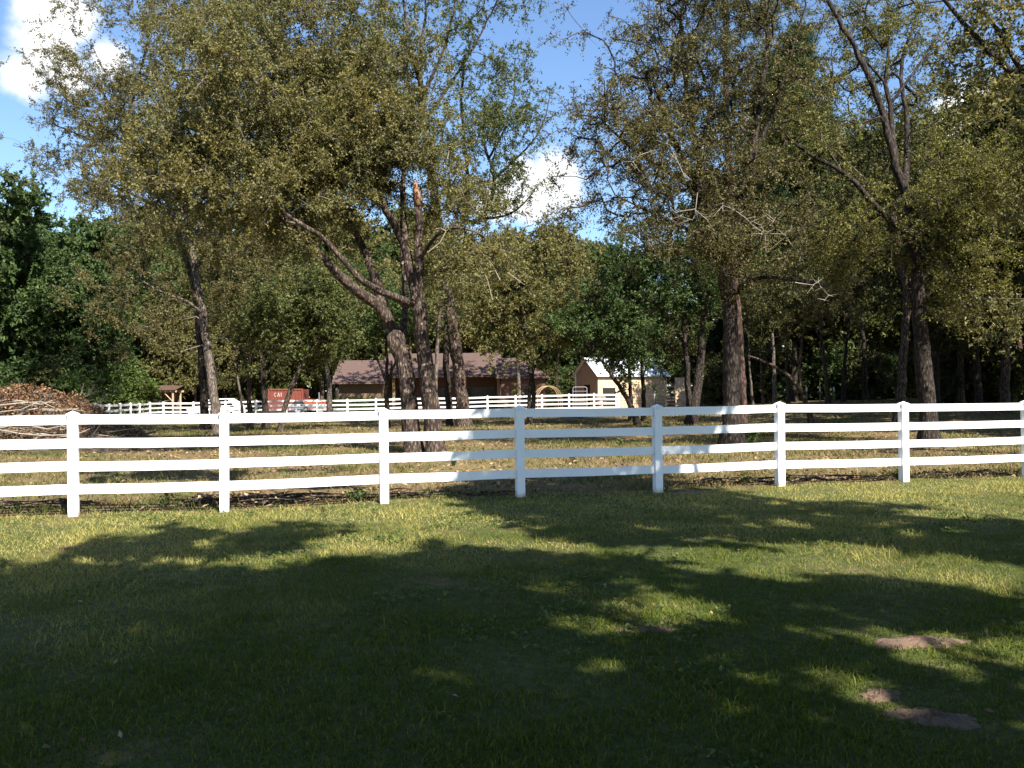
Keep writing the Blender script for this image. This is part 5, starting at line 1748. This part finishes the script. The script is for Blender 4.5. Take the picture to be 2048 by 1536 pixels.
# small leaves and broad-leaved weeds in the turf
x, y = scatter(3.5, 15, lambda q: 2.6 + 0 * q, 0, gr)
k = fence_d(x, y) < .2
x, y = x[k], y[k]
V, F = leaves_at(np.stack([x, y, gz(x, y) + .022 + .015 * gr.random(len(x))], -1), gr, .045, .028, np.stack([gr.normal(size=len(x)), gr.normal(size=len(x)), np.zeros(len(x))], -1) * 2, 1.4)
tag(link('lawn_leaves', np_mesh('lawn_leaves', V, [F]), M['dead_leaf']), 'small brown fallen leaves scattered in the mown lawn', 'leaves', kind='stuff')
x, y = scatter(3.5, 12.5, lambda q: 26 + 0 * q, 0, gr)
k = (patch(x, y, .7, 3.1) + .5 * patch(x, y, 2.4, .2) > .35) & (fence_d(x, y) < 0)
x, y = x[k], y[k]
n = len(x)
a = gr.uniform(0, 6.283, (n, 9))
rr = gr.uniform(.005, .05, (n, 9))
Pw = np.stack([x[:, None] + rr * np.cos(a), y[:, None] + rr * np.sin(a), gz(x, y)[:, None] + .018 + .02 * gr.random((n, 9))], -1).reshape(-1, 3)
Aw = np.stack([np.cos(a), np.sin(a), .25 + 0 * a], -1).reshape(-1, 3) * 2.5
V, F = leaves_at(Pw, gr, .038, .024, Aw, 1.3)
tag(link('lawn_weeds', np_mesh('lawn_weeds', V, [F]), M['leaf_bright']), 'low broad-leaved weeds and clover spreading in the lawn', 'weeds', kind='stuff')

# bare reddish soil patches and molehills in the lawn
lbl = ['bright bare soil molehill in the right of the lawn', 'shaded bare soil patch near the bottom right of the lawn', 'small dark soil patch left of the bottom right soil patch', 'tan soil mound just right of the fifth fence post foot',
       'long bare soil streak in lit lawn right of centre']
for (c, rx, ry), lb in zip(SP, lbl):
    rx *= .8
    ry *= 1.0
    nr, na = 14, 44
    Vd = [(0, 0, .045)]
    ph = rnd.uniform(0, 6)
    for i in range(1, nr + 1):
        f = i / nr
        for j in range(na):
            a = 2 * math.pi * j / na
            k = 1 + .22 * math.sin(2 * a + ph) + .16 * math.sin(5 * a + 2 * ph) * f + .1 * math.sin(11 * a + ph) * f + .07 * rnd.uniform(-1, 1)
            xx, yy = rx * f * k * math.cos(a), ry * f * k * math.sin(a)
            zz = .034 * min(1, rx / .4) * (1 - f ** 1.4) + rnd.uniform(-.006, .012) * (1 - f * f) + .010 * float(patch(xx, yy, 22, ph)) * (1 - f * f)
            Vd.append((xx, yy, zz + float(gz(c[0] + xx, c[1] + yy)) - c[2] + (.006 if f < .99 else -.02)))
    Fd = [(0, 1 + j, 1 + (j + 1) % na) for j in range(na)]
    Fq = [(1 + (i - 1) * na + j, 1 + i * na + j, 1 + i * na + (j + 1) % na, 1 + (i - 1) * na + (j + 1) % na) for i in range(1, nr) for j in range(na)]
    o = MB().add(Vd, Fd + Fq).build('soil_patch', M['soil'], None, True)
    o.location = tuple(c)
    tag(o, lb, 'soil patch', 'bare soil patches in the lawn')

# brush pile on the left beyond the fence
BC = ground(70, 905)
BC = np.array((BC[0] - .5, BC[1] + 1.9, 0))
pile = empty('brush_pile', (BC[0], BC[1], float(gz(BC[0], BC[1]))), 0, 'big heap of cut branches with dry reddish leaves at left', 'brush pile')


def heap_z(x, y):
    return np.maximum(0, 1.78 * np.exp(-np.abs((x + 1.0) / 3.3) ** 3.4 - np.abs(y / 2.0) ** 2.6) * (1 + .14 * patch(x, y, 1.3, 4) + .08 * patch(x, y, 4, 2)) - .1)


bb = MB()
for k in range(900):
    x, y = rnd.gauss(-.8, 2.2), rnd.gauss(-.4, 1.3)
    z = float(heap_z(x, y)) * rnd.uniform(.15, 1.05)
    a = rnd.gauss(0, .5) + (math.pi if rnd.random() < .5 else 0)
    L_ = rnd.uniform(.5, 1.9)
    e = rnd.gauss(.0, .22)
    d = np.array((math.cos(a) * math.cos(e), math.sin(a) * math.cos(e), math.sin(e)))
    pts = [np.array((x, y, max(.03, z))) + d * L_ * u + np.array((0, 0, rnd.uniform(-.07, .07))) for u in (-.5, -.15, .2, .5)]
    for p_ in pts:
        p_[2] = max(.02, p_[2])
    r_ = rnd.uniform(.006, .018)
    bb.tube(pts, (r_, r_ * .85, r_ * .65, r_ * .35), 4)
for k in range(110):                                   # longer twiggy tops poking out of the heap
    x, y = rnd.uniform(-4, 2.2), rnd.uniform(-1.8, 1.2)
    z = float(heap_z(x, y)) * .8
    a, e, L_ = rnd.uniform(0, 6.28), rnd.uniform(.15, 1.0), rnd.uniform(.5, 1.3)
    d = np.array((math.cos(a) * math.cos(e), math.sin(a) * math.cos(e), math.sin(e)))
    p0 = np.array((x, y, max(.05, z)))
    bb.tube([p0, p0 + d * L_ * .5 + (0, 0, .05), p0 + d * L_], (.013, .009, .003), 4)
    for q in range(3):
        b0 = p0 + d * L_ * rnd.uniform(.4, .9)
        bb.tube([b0, b0 + d * .25 + np.array((rnd.gauss(0, .12), rnd.gauss(0, .12), rnd.gauss(.02, .1)))], (.006, .002), 3)
bb.build('sticks', M['twig'], pile, kind='stuff')
for k in range(22):
    x, y = rnd.uniform(-2.8, 2.4), rnd.uniform(-2.1, -.6)
    z = float(heap_z(x, y)) + .08
    a = rnd.gauss(0.1, .3)
    L_ = rnd.uniform(1.2, 2.6)
    pts = [np.array((x, y, z)) + np.array((math.cos(a), math.sin(a) * .5, rnd.gauss(.06, .12))) * L_ * u + np.array((0, 0, .06 * math.sin(5 * u + k))) for u in (-.5, -.25, 0, .25, .5)]
    for p_ in pts:
        p_[2] = max(.06, max(p_[2], float(heap_z(p_[0], p_[1])) * .8))
    r_ = rnd.uniform(.015, .032)
    MB().tube(pts, (r_, r_, r_ * .85, r_ * .7, r_ * .4), 6).build('branch', M['deadwood'], pile, True)
gp = np.random.default_rng(31)
n = 22000
x, y = gp.normal(-1.0, 2.0, n), gp.normal(.1, 1.25, n)
z = heap_z(x, y)
k = (z > .25) | (gp.random(n) < .12)
x, y, z = x[k], y[k], z[k]
z = np.where(gp.random(len(z)) < .8, z * gp.uniform(.75, 1.08, len(z)), z * gp.random(len(z))) + .02
V, F = leaves_at(np.stack([x, y, z], -1), gp, .10, .055, None, .5)
link('dead_leaves', np_mesh('dead_leaves', V, [F]), M['dead_leaf'], pile, 'stuff')

# branch litter along the foot of the fence
def litter(px, py, n, L_, spread, lb, leaves=0, mt='bark_oak'):
    c = ground(px, py)
    o = empty('twig_litter', c, 0, lb, 'branch litter', 'branch litter at the foot of the fence')
    b = MB()
    for _ in range(n):
        x, y = rnd.gauss(0, spread), rnd.gauss(0, .09)
        a = rnd.gauss(fa, .35)
        l = L_ * rnd.uniform(.3, 1)
        z = rnd.uniform(.01, .10)
        pts = [np.array((x + math.cos(a) * l * u, y + math.sin(a) * l * u, max(.012, z + rnd.uniform(-.03, .04)))) for u in (-.5, 0, .5)]
        r_ = rnd.uniform(.006, .020)
        b.tube(pts, (r_, r_ * .8, r_ * .4), 4)
    b.build('twigs', M[mt], o, kind='stuff')
    if leaves:
        g = np.random.default_rng(int(px))
        Pl = np.stack([g.normal(0, spread, leaves), g.normal(0, .1, leaves), g.uniform(.01, .13, leaves)], -1)
        V, F = leaves_at(Pl, g, .07, .045, None, .5)
        link('dead_leaves', np_mesh('dead_leaves', V, [F]), M['litter'], o, 'stuff')
    return o


litter(440, 1008, 60, .6, .22, 'tangled dark twigs left of the second fence post', 160)
litter(500, 1008, 70, .8, .3, 'tangled dark twigs right of the second fence post', 160)
litter(600, 1003, 26, 1.0, .5, 'thin branch litter in the middle of the second full fence bay', 60)
litter(70, 1016, 30, .9, .6, 'thin dark twigs under the left end of fence', 50)
litter(1480, 970, 26, .6, .5, 'dead weed litter before the sixth fence post', 90)
litter(1700, 961, 24, .8, .6, 'low dark twig line between sixth and seventh posts', 50)
litter(1930, 953, 24, .8, .6, 'low dark twig line near the right end of fence', 50)
litter(880, 997, 20, .8, .6, 'thin twig line right of the third fence post', 40)


# weeds and saplings
def weed(px, py, h, n, seed, lb, mt='leaf_bright', gp_='weeds by the fence', L_=.07, nm='weed', dy=0):
    c = ground(px, py)
    g = np.random.default_rng(seed)
    o = empty(nm, c, 0, lb, 'sapling' if nm == 'sapling' else 'weed', gp_)
    b = MB()
    Pl = []
    for k in range(max(2, n // 8)):
        a = g.uniform(0, 6.28)
        s_ = g.uniform(.12, .5) * h
        e = np.array((math.cos(a) * s_, math.sin(a) * s_, h * g.uniform(.6, 1)))
        b.tube([(0, 0, -.03), e * (.4, .4, .55), e], (.006, .004, .002), 4)
        for _ in range(8):
            u = g.uniform(.3, 1)
            Pl.append(e * (u, u, u ** .9) + g.normal(size=3) * .03)
    b.build('stems', M['bark_oak'], o, kind='stuff')
    V, F = leaves_at(np.array(Pl), g, L_, L_ * .6, None, .7)
    link('leaves', np_mesh('leaves', V, [F]), M[mt], o, 'stuff')
    return o


weed(1507, 890, .62, 90, 1, 'bright green sapling right of the big dark-trunked oak', L_=.13, nm='sapling')
weed(496, 862, .75, 90, 2, 'bright green weed clump at the foot of the tan slim trunk', L_=.12)
weed(700, 1004, .16, 60, 3, 'low leafy weed left of the third fence post', 'leaf_dark')
weed(722, 1003, .2, 70, 4, 'dark leafy weed beside the third fence post', 'leaf_dark')
weed(1495, 972, .24, 60, 5, 'tangled dry weed in the fifth full fence bay', 'leaf_oak')
weed(1565, 968, .22, 60, 6, 'leafy weed at the foot of the sixth fence post', 'leaf_oak_green')
weed(1795, 962, .2, 50, 7, 'dry weed at the foot of the seventh fence post', 'leaf_oak')
weed(235, 985, .3, 50, 8, 'thin pale green weed right of the first full fence post', 'leaf_oak_green')
weed(330, 1012, .2, 60, 9, 'small green weed in the first full fence bay', 'leaf_oak_green')
weed(1240, 893, .25, 70, 10, 'low green weed patch seen between rails of the shaded bay', 'leaf_bright')
weed(905, 932, .25, 60, 11, 'dark green weed right of the broken-topped trunk foot', 'leaf_dark')
weed(1145, 925, .2, 60, 12, 'yellow green weed tuft behind the shaded fence bay', 'leaf_yellow')
